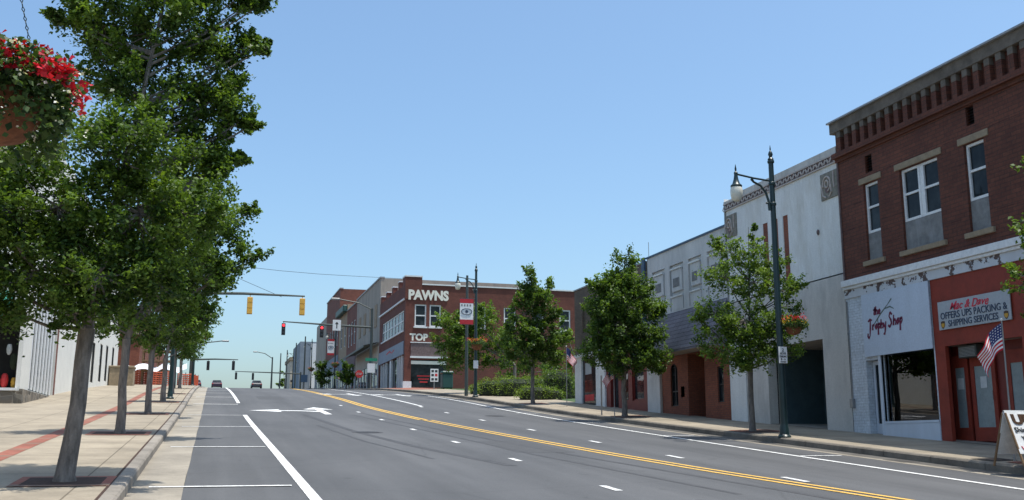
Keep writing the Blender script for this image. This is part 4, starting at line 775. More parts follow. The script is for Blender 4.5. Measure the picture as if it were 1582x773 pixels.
for a, b in sw:
    w_ = window(b5, 'Y', YP, 1, a, b, 10.42, 12.45, .12, (.5,), (), dep=.12); MB().box(a-.1, b+.1, YP-.12, YP+.05, 10.28, 10.418).build('sill', M['frame_w'], w_)
for k in range(7):
    a = 90.3+k*1.73; window(b5, 'X', XP, 1, a, a+1.66, 10.1, 12.0, .12, (.5,), (), dep=.12)
MB().box(XP-.1, XP, 90.2, 102.5, 9.97, 10.098).build('sill', M['frame_w'], b5)
text_obj('painted_lettering', 'PAWNS', 'Y', YP-.07, 18.62, 13.31, 3.75, .95, M['letter'], b5, bold=.05)
text_obj('painted_lettering', 'TOP', 'Y', YP, 17.78, 9.45, 1.7, .66, M['letter'], b5, bold=.045)
MB().box(XP-.08, XP-.003, 89.9, 103.9, 7.9, 9.1).build('fascia_sign', M['fascia'], b5)
mb = MB(); stroke(mb, [(99, 8.6), (97, 8.75), (96, 8.5), (94.5, 8.7)], .12, XP-.085); mb.build('painted_lettering', M['crate_red'], b5)
MB().box(XP+.2, XP+.25, 90.0, 103.6, 4.8, 7.85).build('shop_window', M['glass'], b5)
[MB().box(XP-.02, XP+.18, yy, yy+w2, 4.6, 7.85).build('shopfront_post', M['frame_w'], b5) for yy, w2 in ((90.9, .15), (92, .15), (93.1, .15), (96.5, .7), (99.5, .15), (101, .15), (102.5, .15))]
MB().box(XP-.1, XP+.65, YP-.1, YP+.6, 4.3, 5.45).build('corner_block', M['frame_w'], b5)
MB().box(17.1, 20.4, YP+.15, YP+.2, 4.95, 7.4).build('shop_window', M['glass'], b5)
sg = MB().box(17.05, 20.4, YP-.05, YP-.003, 7.75, 8.9).build('sign_panel', M['relief'], b5); mb = MB(); mb.box(17.0, 20.45, YP-.14, YP-.003, 7.55, 7.72); mb.box(17.0, 20.45, YP-.1, YP-.003, 8.92, 9.0); mb.build('trim', M['frame_w'], sg)
mb = MB(); [mb.box(17.7+k*.12, 18.9-k*.12, YP+.12, YP+.145, 5.9-k*.27, 6.02-k*.27) for k in range(3)]; mb.build('window_lettering', M['crate_red'], b5)
MB().box(17.1, 20.4, YP-.03, YP-.003, 7.0, 7.3).build('window_valance', M['letter'], b5)

# ------------------------------------------------------------ buildings further up the street on the right
def block(label, x0, x1, y0, y1, top, m, name='building', wins=(), extra=None, lower=None, cap=None, depth=.12):
    t = thing(name, label, 'building', (x0, y0, G(y0))); mb = MB(); z0 = min(G(y0), G(y1))-1
    facade(mb, 'X', x0, 1, y0, y1, z0, top, [(w_[0], w_[1], w_[2], w_[3], depth) for w_ in wins], depth); shell(mb, x0, x1, y0, y1, z0, top, ('x0',)); mb.build('wall', m, t)
    for w_ in wins: window(t, 'X', x0, 1, *w_[:4], .1, (.5,), (), dep=.1, frame=M['frame_w'] if len(w_) < 5 else w_[4])
    if cap: MB().box(x0-.1, x0+.4, y0-.05, y1+.05, top, top+.15).build('coping', cap, t)
    if lower:
        z1 = lower[0]; MB().box(x0-.06, x0-.004, y0+.3, y1-.3, G(y0)+2.9, z1).build('fascia', lower[1], t)
        g_ = MB(); g_.box(x0-.03, x0-.006, y0+.4, y1-.4, G(y0)+.6, G(y0)+2.85); g_.build('shop_window', M['glass'], t)
        n_ = max(2, int((y1-y0)/2.5)); [MB().box(x0-.10, x0-.035, y0+.3+k*(y1-y0-.8)/n_, y0+.5+k*(y1-y0-.8)/n_, G(y0)-.3, G(y0)+2.9).build('shopfront_post', M['frame_w'], t) for k in range(n_+1)]
    return t
b6 = block('tall grey rendered building next to the red brick corner building', 16.5, 34, 104.02, 121.8, 17.1, M['grey_far'], cap=M['cap'], lower=(10.0, M['cream']))
mb = MB(); mb.poly([(16.47, 104.3, 10.4), (16.47, 121.5, 10.4), (14.9, 121.5, 10.0), (14.9, 104.3, 10.0)]); mb.box(14.88, 14.94, 104.3, 121.5, 9.8, 10.0); mb.build('canopy', M['dark_steel'], b6)
[MB().box(16.44, 16.49, a, a+1.6, 12.2, 14.6).build('boarded_window', M['tan_far'], b6) for a in (106, 109.5, 114, 118)]
block('narrow dark red brick building with slim white windows', 16.5, 34, 121.82, 131, 16.9, M['far_brick'], wins=[(123, 124.4, 12.0, 15.0), (125.6, 127, 12.0, 15.0), (128.2, 129.6, 12, 15)], cap=M['cap'], lower=(10.6, M['relief']))
b8 = block('tan building with a dark green projecting cornice', 16.5, 34, 131.02, 139.4, 17.9, M['tan_far'], wins=[(132.4, 134, 12.5, 15.4), (136, 137.6, 12.5, 15.4)], lower=(11, M['bluegrey']))
MB().box(15.9, 16.48, 131.1, 139.3, 16.9, 17.8).build('cornice', M['green_m'], b8, bevel=.1)
block('large red brick building with tall blank side wall rising above its neighbours', 16.5, 36, 139.42, 156, 21.15, M['far_brick'], wins=[(a, a+1.4, 13.4, 16.2) for a in (141, 144, 147, 150, 153)], cap=M['cap'], lower=(12, M['bluegrey']))
block('plain grey building beyond the large red brick one', 16.5, 36, 156.02, 171, 19.2, M['grey_far'], lower=(12, M['cream']))
b11 = block('blue grey building near the crest of the street', 14.9, 26, 184, 200, 18.0, M['bluegrey'], wins=[(186, 187.5, 13, 15), (190, 191.5, 13, 15), (195, 196.5, 13, 15)])
MB().box(16.8, 18.4, 183.9, 183.98, 9, 17.7).build('side_panel', M['frame_w'], b11)
b12 = block('small cream building with a reddish roof edge at the far end', 15.2, 24, 210, 224, 16.6, M['cream'])
mb = MB(); mb.box(15.0, 24.1, 209.7, 224, 16.62, 17.3); mb.build('roof_edge', M['lintel'], b12); [window(b12, 'Y', 209.99, 1, a, a+.8, 13, 15, .1, (.5,), (), dep=-.02) for a in (15.9, 17.4)]
MB().box(15.3, 19, 209.5, 209.9, 12.2, 12.6).build('awning', M['black'], b12)
tree('far_tree', 'dark round tree at the far end of the street', (15.9, 235, G(235)), 2, .2, L(235, [(438, 588, 8, 0), (441, 578, 6, 0), (434, 592, 6, 0)], 15), .5, 6, .8, M['leaf'], None, seed=44, twigs=False)

# ------------------------------------------------------------ left side buildings
l2 = thing('corner_shop', 'white rendered shop bay on a rubble stone base with blue striped window', 'building', (-6.9, 46, G(46)))
zb = G(42)-.6; T = 12.6
YB = 41.6
mb = MB(); facade(mb, 'X', -6.9, -1, YB, 50.3, zb, T, [(43.4, 49.9, 2.05, 6.2, .15)], .15); facade(mb, 'Y', YB, 1, -22, -6.9, zb, T, [(-12, -7.06, 2.0, 5.3, .3)], .3); shell(mb, -22, -6.9, YB, 50.3, zb, T, ('x1', 'y0')); mb.build('wall', M['white_bright'], l2)
mb = MB(); mb.box(-6.9, -6.78, YB-.1, 49.9, zb, 2.0); mb.box(-22, -6.9, YB-.14, YB-.01, zb, 1.93); mb.build('stone_base', M['stone'], l2)
MB().box(-22, -7.0, YB-.2, YB+.1, 1.93, 2.03).build('window_ledge', M['frame_w'], l2)
MB().box(-7.06, -7.03, 43.4, 49.9, 2.05, 6.2).build('shop_window', M['glass'], l2)
[MB().box(-6.98, -6.93, 43.5+k*.8, 43.85+k*.8, 2.1, 6.15).build('curtain_slat', M['frame_w'], l2) for k in range(8)]
[MB().box(-7.02, -6.99, 43.85+k*.8, 44.15+k*.8, 2.1, 6.15).build('curtain_slat', M['stripe_blue'], l2) for k in range(8)]
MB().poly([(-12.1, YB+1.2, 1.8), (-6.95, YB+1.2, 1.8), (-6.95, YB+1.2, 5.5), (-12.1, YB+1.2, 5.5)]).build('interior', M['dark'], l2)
mb = MB(); y1, y2 = YB-.02, YB-1.1; mb.poly([(-13, y1, 5.7), (-7.4, y1, 5.7), (-7.5, y2, 4.85), (-13, y2, 4.85)]); mb.poly([(-13, y2, 4.85), (-7.5, y2, 4.85), (-7.5, y2, 4.6), (-13, y2, 4.6)]); mb.poly([(-7.4, y1, 5.7), (-7.5, y2, 4.85), (-7.5, y2, 4.6), (-7.4, y1, 4.7)]); mb.build('awning', M['awning'], l2)
for k, (x, z, m_, lb, sc) in enumerate(((-7.52, 2.04, 'crate_red', 'red vase shaped item', .55), (-7.2, 2.04, 'gold', 'yellow pot', .4), (-7.45, 3.3, 'paper', 'pale hanging bundle', .4), (-7.25, 2.75, 'leaf_core', 'dark green item', .6))):
    o = MB(); o.lathe([(.10*sc, 0), (.22*sc, .2*sc), (.27*sc, .55*sc), (.2*sc, .9*sc), (.06, 1.0*sc)], (x, YB+.45, z), 10); tag(o.build('display_item', M[m_], smooth=True), lb+' on display in the dark window of the left corner shop', 'merchandise')
l3 = thing('white_building', 'long bright white rendered building with narrow slit windows on the left sidewalk', 'building', (-6.95, 60, G(60)))
zb = G(50)-.6; YL0 = 50.34; nw = [(a, a+1.5, G(a)+.5, G(a)+2.9, .08) for a in (58.5, 64.8, 69.2, 72.9, 77.3)]
mb = MB(); facade(mb, 'X', -6.97, -1, 50.34, 82, zb, 13, nw, .25); shell(mb, -22, -6.97, 50.34, 82, zb, 13, ('x1',)); mb.build('wall', M['white_bright'], l3)
for q in nw: window(l3, 'X', -6.97, -1, *q[:4], .06, (), (), dep=.07, frame=M['black'])
MB().box(-6.97, -6.88, 49.95, 50.32, zb, 6.5).build('brick_edge', M['far_brick'], l3)
l4 = thing('brick_building', 'brown brick building behind the orange construction fence on the left', 'building', (-7.5, 100, G(100)))
mb = MB(); facade(mb, 'Y', 98, 1, -22, -6.5, 4, 12, [(-9.8, -8.6, 6.6, 9.2, .2), (-12.2, -11, 6.6, 9.2, .2)], .2); shell(mb, -22, -6.5, 98, 150, 4, 12, ('y0',)); mb.build('wall', M['orange_brick'], l4)
for a in (-9.8, -12.2): window(l4, 'Y', 98, 1, a, a+1.2, 6.6, 9.2, .12, (.5,), (), dep=.15)
MB().box(-22, -6.4, 97.8, 98.2, 9.8, 10.3).build('string_course', M['lintel'], l4)
sc_ = thing('scaffold', 'timber scaffold with plank steps against the brown brick building', 'scaffold', (-4.6, 90, G(90)))
for x in (-5.6, -4.4, -3.4):
    for y in (89, 90.2): MB().tube([(x, y, G(90)), (x, y, 9.2)], .07, 6).build('post', M['wood'], sc_)
for z in (5.9, 6.7, 7.5, 8.3, 9.0): MB().box(-5.7, -3.3, 88.9, 90.3, z, z+.12).build('plank', M['wood'], sc_)
tp = MB(); N = 16
for k in range(N):
    for j in range(3):
        f = lambda a, b: (-7.2+a*.32, 89.0-.22*b+.1*math.sin(a), 6.55-.3*math.sin(a/N*PI*3)**2-.16*b+.05*math.sin(a*2.1))
        tp.poly([f(k, j), f(k+1, j), f(k+1, j+1), f(k, j+1)])
tag(tp.build('tarpaulin', M['tarp'], smooth=True), 'sagging white tarpaulin strung above the orange safety fence', 'tarpaulin')
def net(label, x0, y0, x1, y1, h=1.25):
    t = thing('safety_fence', label, 'fence', (x0, y0, G(y0)+.15), 'orange plastic mesh barriers round the building works'); m_ = MB(); n_ = max(4, int(math.hypot(x1-x0, y1-y0)/.22)); r_ = 6
    for k in range(n_+1):
        a = k/n_; x, y = x0+(x1-x0)*a, y0+(y1-y0)*a; z = G(y)+.17
        m_.box(x-.05, x+.05, y-.012, y+.012, z, z+h)
    for j in range(r_+1):
        z = h*j/r_; p0 = Vector((x0, y0, G(y0)+.17+z)); p1 = Vector((x1, y1, G(y1)+.17+z)); m_.tube([p0, (p0+p1)/2+Vector((0, 0, -.05)), p1], .05, 4)
    m_.build('netting', M['orange'], t)
    for a in (0, .5, 1): x, y = x0+(x1-x0)*a, y0+(y1-y0)*a; MB().tube([(x, y, G(y)), (x, y, G(y)+h+.3)], .035, 6).build('post', M['dark_steel'], t)
net('orange mesh fence across the left sidewalk below the white tarpaulin', -7.2, 90.2, -3.3, 90.6, 1.15); net('orange mesh fence continuing up along the left kerb', -1.7, 92, -1.35, 106, 1.0)
net('short orange mesh fence in front of the timber scaffold', -4.9, 88.4, -3.4, 88.1, 1.05); net('orange mesh fence between the scaffold and the kerb', -2.9, 93.5, -1.6, 93.5, 1.0)
pl_ = thing('planter', 'square concrete planter box near the corner of the white building', 'planter', (-6.3, 76, G(76)+.15)); mb = MB(); mb.box(-6.9, -5.3, 75.4, 76.9, G(76)+.1, G(76)+1.35); mb.box(-6.95, -5.25, 75.35, 76.95, G(76)+1.35, G(76)+1.5); mb.build('box', M['lintel'], pl_, bevel=.03); 

l1 = thing('added_bounce_building', 'cream building added out of view on the left for reflections and bounced light', 'building', (-12.6, 15, G(15)))  # unseen, added to feed shop window reflections and warm bounce on the right fronts
mb = MB(); w1 = [(a, a+2.4, G(a)+.8, G(a)+3.0) for a in (-6, -2, 3, 8, 13, 18, 23, 28)]; facade(mb, 'X', -12.6, -1, -10, 34, -3.5, 7.0, w1, .2); shell(mb, -24, -12.6, -10, 34, -3.5, 7.0, ('x1',)); mb.build('wall', M['cream'], l1)
for q in w1: window(l1, 'X', -12.6, -1, *q, .08, (), (.5,), dep=.15)
# ------------------------------------------------------------ lamp posts
def lamp_proto(base, label, arm=-1):
    t = thing('street_lamp', label, 'street lamp', base, 'dark green street lamps with one curved arm'); W = False
    mb = MB(); mb.lathe([(.17, 0), (.17, .05), (.125, .09), (.12, .22), (.105, .30), (.10, .34)], n=16); mb.build('base', M['lamp'], t, W, True)
    mb = MB(); mb.lathe([(.098, .3), (.09, 1.5), (.075, 4.5), (.068, 6.9)], n=16); [mb.lathe([(.07, z), (.092, z+.02), (.092, z+.07), (.07, z+.09)], n=16) for z in (5.72, 6.25, 6.82)]; mb.build('pole', M['lamp'], t, W, True)
    for a in range(4): x, y = .14*math.cos(PI/4+a*PI/2), .14*math.sin(PI/4+a*PI/2); MB().lathe([(.018, .045), (.018, .09), (.01, .10)], (x, y, 0), 6).build('bolt', M['steel'], t, W)
    mb = MB(); mb.lathe([(.06, 6.9), (.085, 6.93), (.04, 6.99), (.065, 7.05), (.05, 7.11), (.015, 7.16), (.02, 7.2), (.004, 7.30)], n=12); mb.build('finial', M['lamp'], t, W, True)
    A = arm; mb = MB(); mb.tube([(0, 0, 6.36), (.55*A, 0, 6.40), (1.08*A, 0, 6.47)], .026, 8); mb.tube([(.62*A, 0, 6.38), (.55*A, 0, 6.30), (.35*A, 0, 6.22), (.2*A, 0, 6.05), (.13*A, 0, 5.85), (.10*A, 0, 5.6)], [.04, .03, .03, .03, .035, .045], 8); mb.tube([(.08*A, 0, 5.8), (.2*A, 0, 5.78)], .03, 6); mb.build('arm', M['lamp'], t, W, True)
    c = (1.08*A, 0, 0); mb = MB(); mb.lathe([(.15, 6.13), (.155, 6.17), (.10, 6.22), (.065, 6.33), (.045, 6.45), (.055, 6.50), (.02, 6.54), (.028, 6.60), (.004, 6.72)], c, 16); hd = mb.build('lamp_head', M['lamp'], t, W, True)
    mb = MB(); mb.lathe([(.05, 5.76), (.115, 5.80), (.155, 5.90), (.168, 6.0), (.16, 6.08), (.14, 6.132)], c, 20); mb.build('globe', M['globe'], hd, W, True)
    return t
LX = 14.3
lamp = lamp_proto((13.98+.32, 22.2, SR(14.3, 22.2)-.02), 'tall dark green lamp post carrying a small white parking plate, nearest on the right kerb')
def lamp_at(x, y, z, label, rz=0.0):
    c = copy_tree(lamp); c.location = (x, y, z); c.rotation_euler.z = rz; c.scale.z = 1.05; c['label'] = label; return c
lamp.location = (14.22, 23.2, SR(14.3, 23.2)-.03); lamp.scale = (1, 1, 1.075)
lamp_at(14.25, 55.2, SR(14.25, 55.2), 'dark green lamp post with a banner and wide flower basket before the garden')
lamp_at(-1.75, 47.5, ZL(0, 47.5), 'dark green lamp post on the left sidewalk beyond the third tree', PI)
lamp_at(-1.55, 4.6, ZL(0, 4.6), 'lamp post holding the large flower basket at the left edge of the picture', PI)
lamp_at(14.4, 125, G(125)+.15, 'dark green lamp post with a banner in front of the large red brick building')
lamp_at(14.4, 156, G(156)+.15, 'dark green lamp post before the blue grey building')
lamp_at(14.6, 195, G(195)+.15, 'farthest dark green lamp post before the small cream building')
lamp_at(-1.6, 92, G(92)+.15, 'dark green lamp post with a banner beside the orange fence', PI)
# flower baskets
def basket(base, rad, label, pole=None, chains=None, near=False, bracket=None):
    t = thing('hanging_basket', label, 'flower basket', base, 'hanging flower baskets on the lamp posts'); bx, by, bz = base; rg = np.random.default_rng(int(by*10))
    mb = MB(); mb.lathe([(rad*.12, -rad*.62), (rad*.40, -rad*.52), (rad*.56, -rad*.28), (rad*.64, 0), (rad*.6, .0)] if near else [(rad*.1, -rad*.55), (rad*.36, -rad*.46), (rad*.52, -rad*.2), (rad*.55, -rad*.05), (rad*.5, -.05*rad)], base, 24 if near else 14); mb.build('bowl', M['coco'], t, smooth=True)
    if bracket: MB().tube(bracket, .014, 6).build('bracket', M['lamp'], t)
    if chains:
        for k, (a, b) in enumerate(chains):
            a, b = Vector(a), Vector(b); mb = MB(); n_ = int((b-a).length/.022) if near else 1
            if near:
                for q in range(n_):
                    p0 = a.lerp(b, q/n_); p1 = a.lerp(b, (q+1.25)/n_); o_ = Vector((.006, 0, 0)) if q % 2 else Vector((0, .006, 0)); mb.tube([p0, (p0+p1)/2+o_, p1], .0022, 4, cap=False); mb.tube([p0, (p0+p1)/2-o_, p1], .0022, 4, cap=False)
            else: mb.tube([a, b], .006, 4)
            mb.build('chain', M['lamp'], t)
    N = 3400 if near else 1500; d = rg.normal(size=(N, 3)); d /= np.linalg.norm(d, axis=1)[:, None]; u = rg.uniform(.3, 1, (N, 1))**.6
    P = np.array(base)+d*u*np.array([rad*.95, rad*.95, rad*.42])+np.array([0, 0, rad*.12]); 
    # trailing stems hang over the rim
    th = rg.uniform(0, 2*PI, 120 if near else 10); Q = []
    for a in th:
        ln = rg.uniform(.1, .75)*rad; k = np.linspace(0, 1, 26 if near else 10); rr = rad*(.72+.06*rg.normal()); Q.append(np.stack([bx+rr*math.cos(a)+.02*rg.normal(size=len(k)), by+rr*math.sin(a)+.02*rg.normal(size=len(k)), bz-k*ln+.01*rg.normal(size=len(k))], 1))
    Q = np.concatenate(Q); sz = .034 if near else .055
    leaf_cloud('foliage', M['leaf_b'], np.concatenate([P, Q]), rg.uniform(0, 1, len(P)+len(Q)), sz, t, aspect=.8)
    def blossoms(name, m_, n_, zr, sz_, dense):
        C = []; 
        for _ in range(n_):
            a = rg.uniform(0, 2*PI); r_ = rad*rg.uniform(.35, 1.0); c = np.array([bx+r_*math.cos(a), by+r_*math.sin(a), bz+rad*rg.uniform(*zr)]); C.append(c+rg.normal(size=(dense, 3))*sz_*.9)
        C = np.concatenate(C); leaf_cloud(name, m_, C, rg.uniform(0, 1, len(C)), sz_, t, aspect=1.0)
    if near: blossoms('red_flowers', M['petal_r'], 130, (.02, .36), .030, 20); blossoms('white_flowers', M['petal_w'], 230, (-.5, .3), .014, 4)
    else: blossoms('red_flowers', M['petal_r'], 26, (.25, .6), .045, 8); blossoms('yellow_flowers', M['petal_y'], 20, (.15, .5), .04, 7)
    return t
bz = at(1232, 505, 23.2).z
basket((14.62, 23.15, bz), .42, 'round basket of red and yellow flowers on the nearest right lamp post', bracket=[(14.22, 23.2, bz+.5), (14.62, 23.15, bz+.55)], chains=[((14.62+.25*math.cos(a), 23.15+.25*math.sin(a), bz), (14.62, 23.15, bz+.55)) for a in (0, 2.1, 4.2)])
bz = at(733, 532, 55).z
basket((14.25, 54.95, bz), .62, 'wide basket of pink red flowers on the banner lamp post', bracket=[(14.25, 55.2, bz+.1), (14.25, 54.9, bz)])
c0 = at(-16, 138, 4.75)
basket((c0.x, c0.y, c0.z), .41, 'large near flower basket with red geraniums hanging at the upper left corner', near=True, bracket=[(-1.55, 4.6, c0.z+.78), (-1.2, 4.7, c0.z+.84), (c0.x, c0.y, c0.z+.80)],
       chains=[((c0.x+.20*math.cos(a), c0.y+.20*math.sin(a), c0.z+.02), (c0.x, c0.y, c0.z+.80)) for a in (.2, 2.3, 4.4)])
for u, Y in ((508, 125), (472, 156)): p = at(u+1, 565, Y); basket((14.4, Y-.3, G(Y)+3.0), .6, 'small far basket of red flowers on the lamp post %s' % ('before the large red brick building' if Y == 125 else 'before the blue grey building'), bracket=[(14.4, Y, G(Y)+3.1), (14.4, Y-.3, G(Y)+3)])
# plates and banners on posts
def plate(loc, w_, h_, label, m_=None, lines=4, ax='Y'):
    x, y, z = loc; t = thing('parking_sign', label, 'sign', loc, 'small white plates strapped to lamp posts'); MB().box(x-w_/2, x+w_/2, y-.008, y, z-h_/2, z+h_/2).build('plate', M['frame_w'], t, bevel=.002)
    return t
z_ = at(1215, 549, 23.1).z
t = plate((14.21, 23.07, z_), .25, .43, 'small white two hour parking plate on the nearest right lamp post')
for k, (s_, w2, h2, dz_) in enumerate((('2', .06, .08, .13), ('HOUR', .17, .06, .04), ('PARKING', .20, .055, -.04), ('8 - 6', .13, .05, -.11))): text_obj('lettering', s_, 'Y', 23.062, 14.21, z_+dz_, w2, h2, M['ink'], t)
MB().box(14.13, 14.29, 23.057, 23.062, z_-.19, z_-.17).build('printed_bar', M['ink'], t)
z_ = at(732, 563, 55).z; plate((14.23, 55.08, z_), .28, .45, 'small white plate low on the banner lamp post')
def banner(x, y, z, w_, h_, label, side=-1):
    t = thing('banner', label, 'banner', (x, y, z), 'vertical street banners on lamp posts'); x0, x1 = sorted((x+side*.12, x+side*(.12+w_)))
    MB().box(x0, x1, y-.012, y, z+.02, z+h_-.02).build('cloth', M['frame_w'], t)
    MB().box(x0-.005, x1+.005, y-.016, y+.004, z+h_-.26, z+h_).build('top_band', M['banner_red'], t); MB().box(x0-.005, x1+.005, y-.016, y+.004, z, z+.28).build('bottom_band', M['banner_red'], t)
    mb = MB(); [mb.tube([(x, y, zz), (x+side*(.14+w_), y, zz)], .02, 5) for zz in (z+.0, z+h_)]; mb.build('rod', M['lamp'], t)
    cx_, cz_ = (x0+x1)/2, z+h_*.5; mb = MB(); pts = [(cx_+.30*w_*1.3*math.cos(a), y-.02, cz_+.17*math.sin(a)) for a in np.linspace(0, 2*PI, 20)]; mb.tube(pts, .022, 4, cap=False); mb.lathe([(0.01, 0), (.09, .004)], (0, 0, 0), 10)
    n_ = 20; mb.v = mb.v[:-n_]+[(cx_+a, y-.018-c, cz_+b) for a, b, c in mb.v[-n_:]]; mb.build('emblem', M['navy'], t)
    mb = MB(); [mb.box(x0+.06+k*(w_-.12)/4, x0+.06+k*(w_-.12)/4+.09, y-.017, y-.0125, z+h_*.70, z+h_*.78) for k in range(4)]; mb.build('lettering', M['panel_g'], t)
    return t
zt, zb_ = at(717, 461, 55).z, at(717, 501, 55).z
banner(14.2, 55.15, zb_, .78, zt-zb_, 'white banner with red bands and an oval emblem on the garden lamp post')
banner(14.35, 124.9, G(125)+4.2, .8, 2.0, 'distant white and red banner before the large red brick building'); banner(-1.55, 91.9, G(92)+4.2, .8, 2.0, 'distant white and red banner on the left lamp post by the orange fence', 1)
# poles behind lamp 2 / signals
tag(MB().tube([(14.22, 57.2, G(57)), (14.22, 57.2, at(722, 425, 57).z)], [.11, .07], 8).build('utility_pole', M['dark_steel']), 'plain dark pole just behind the banner lamp post', 'pole')
def signal_head(mb, x, y, z, face=-1):
    mb.box(x-.17, x+.17, y-.12, y+.12, z-.55, z+.55)
def signal_mast(label, base, arm_to, zarm, heads, rear, hm, street_light=None):
    t = thing('traffic_signal', label, 'traffic signal', base); bx, by, bz_ = base; w0 = Vector((bx, by, zarm))
    MB().tube([(bx, by, bz_), (bx, by, zarm+.3)], [.16, .12], 10).build('mast', M['dark_steel'], t, smooth=True)
    MB().tube([(bx, by, zarm+.0), ((bx+arm_to[0])/2, by, zarm+.12), (arm_to[0], by, arm_to[1])], [.11, .09, .05], 8).build('arm', M['dark_steel'], t, smooth=True)
    for x in heads:
        f = (x-bx)/(arm_to[0]-bx); za = zarm+(arm_to[1]-zarm)*f; m_ = MB(); m_.box(x-.17, x+.17, by-.13, by+.1, za-1.25, za-.16); m_.tube([(x, by, za-.16), (x, by, za)], .03, 6)
        hd = m_.build('signal_head', hm, t, bevel=.02)
        if not rear:
            for k in range(3):
                l_ = MB(); l_.lathe([(.12, 0), (.12, .03), (.05, .05)], (0, 0, 0), 12); l_.v = [(x+a, by-.13-c, za-.36-.35*k+b) for a, b, c in l_.v]; l_.build('lens', M['red_light'] if k == 0 else M['dark_lens'], hd)
        else:
            m2 = MB(); [m2.box(x-.15, x+.15, by-.15, by-.13, za-1.2+.36*k, za-.93+.36*k) for k in range(3)]; m2.build('back_plate', hm, hd)
    if street_light:
        m_ = MB(); p0 = Vector((bx, by, zarm)); m_.tube([(bx, by, zarm), (bx, by, zarm+1.8)], .1, 8); m_.tube([(bx, by, zarm+1.7), (bx-1.3, by, zarm+2.3), (bx-3.2, by, zarm+2.6)], .06, 6); q = m_.build('light_arm', M['dark_steel'], t)
        MB().box(bx-3.9, bx-3.1, by-.15, by+.15, zarm+2.5, zarm+2.68).build('luminaire', M['steel'], q, bevel=.04)
    return t
Y = 66.0; z0 = at(300, 456, Y).z
signal_mast('signal arm reaching from the left over the street with two yellow signal backs', (-2.3, Y, ZL(0, Y)), (at(471, 458, Y).x, at(471, 458, Y).z), z0+.1, [at(386, 468, Y).x, at(467, 468, Y).x], True, M['sig_y'])
Y = 95.0; a = at(437, 497, Y); bb = at(570, 506, Y)
sm = signal_mast('signal arm on the right with two red lights and a small white square sign', (14.3, Y, G(Y)+.15), (a.x, a.z), bb.z, [at(438, 505, Y).x, at(497, 510, Y).x], False, M['black'], True)
c = at(520, 503, Y); MB().box(c.x-.38, c.x+.38, Y-.2, Y-.15, c.z-.5, c.z+.5).build('lane_sign', M['frame_w'], sm)
ar = MB(); ar.box(c.x-.05, c.x+.05, Y-.21, Y-.201, c.z-.3, c.z+.1); ar.poly([(c.x-.18, Y-.206, c.z+.1), (c.x+.18, Y-.206, c.z+.1), (c.x, Y-.206, c.z+.34)]); ar.build('arrow_symbol', M['ink'], sm)
Y = 125.0; a = at(368, 556, Y); signal_mast('distant signal arm from the left seen beyond the crest', (-2.5, Y, G(Y)), (a.x, a.z), at(305, 556, Y).z, [at(322, 556, Y).x, at(361, 556, Y).x], True, M['black'])
Y = 165.0; a = at(363, 574, Y); signal_mast('farthest signal arm from the right, low over the crest', (13.6, Y, G(Y)), (a.x, a.z), at(418, 577, Y).z, [at(365, 574, Y).x, at(391, 576, Y).x], True, M['black'])
def cobra(label, x, y, ztop, zarm, dx):
    t = thing('street_light', label, 'street light', (x, y, G(y)), 'tall grey street lights with horizontal arms'); MB().tube([(x, y, G(y)), (x, y, ztop)], [.14, .09], 8).build('pole', M['dark_steel'], t)
    MB().tube([(x, y, zarm), (x+dx*.5, y, zarm+.7), (x+dx, y, zarm+.9)], .06, 6).build('arm', M['dark_steel'], t); MB().box(min(x+dx, x+dx*1.25), max(x+dx, x+dx*1.25), y-.15, y+.15, zarm+.82, zarm+.98).build('luminaire', M['steel'], t, bevel=.04)
p = at(421, 552, 150); cobra('tall street light with a long arm over the crest of the road', p.x, 150, p.z, p.z-.2, -2.2)
p = at(311, 535, 110); cobra('street light reaching over the street from the far left', -2.0, 110, p.z, p.z-.3, 2.8)
for u, v, Y, lb in ((444, 541, 200, 'dark wooden pole far up the street'), (434, 546, 190, 'second dark pole beside the farthest lamp post'), (458, 530, 175, 'tall pole before the blue grey building'), (472, 520, 150, 'tall dark pole left of the plain grey building')):
    p = at(u, v, Y); tag(MB().tube([(p.x, Y, G(Y)), (p.x, Y, p.z)], [.14, .09], 6).build('utility_pole', M['dark_steel']), lb, 'pole')
# overhead wires
tag(MB().tube([at(375+k*60, 412+k*5.0+2*math.sin(k), 100+k*4) for k in range(7)], .02, 4).build('overhead_wire', M['black']), 'long thin wire crossing the sky above the roofs', 'wire')
tag(MB().tube([at(345+k*30, 420+k*13, 90+k) for k in range(4)], .018, 4).build('overhead_wire', M['black']), 'short thin wire slanting down to the left signal arm', 'wire')

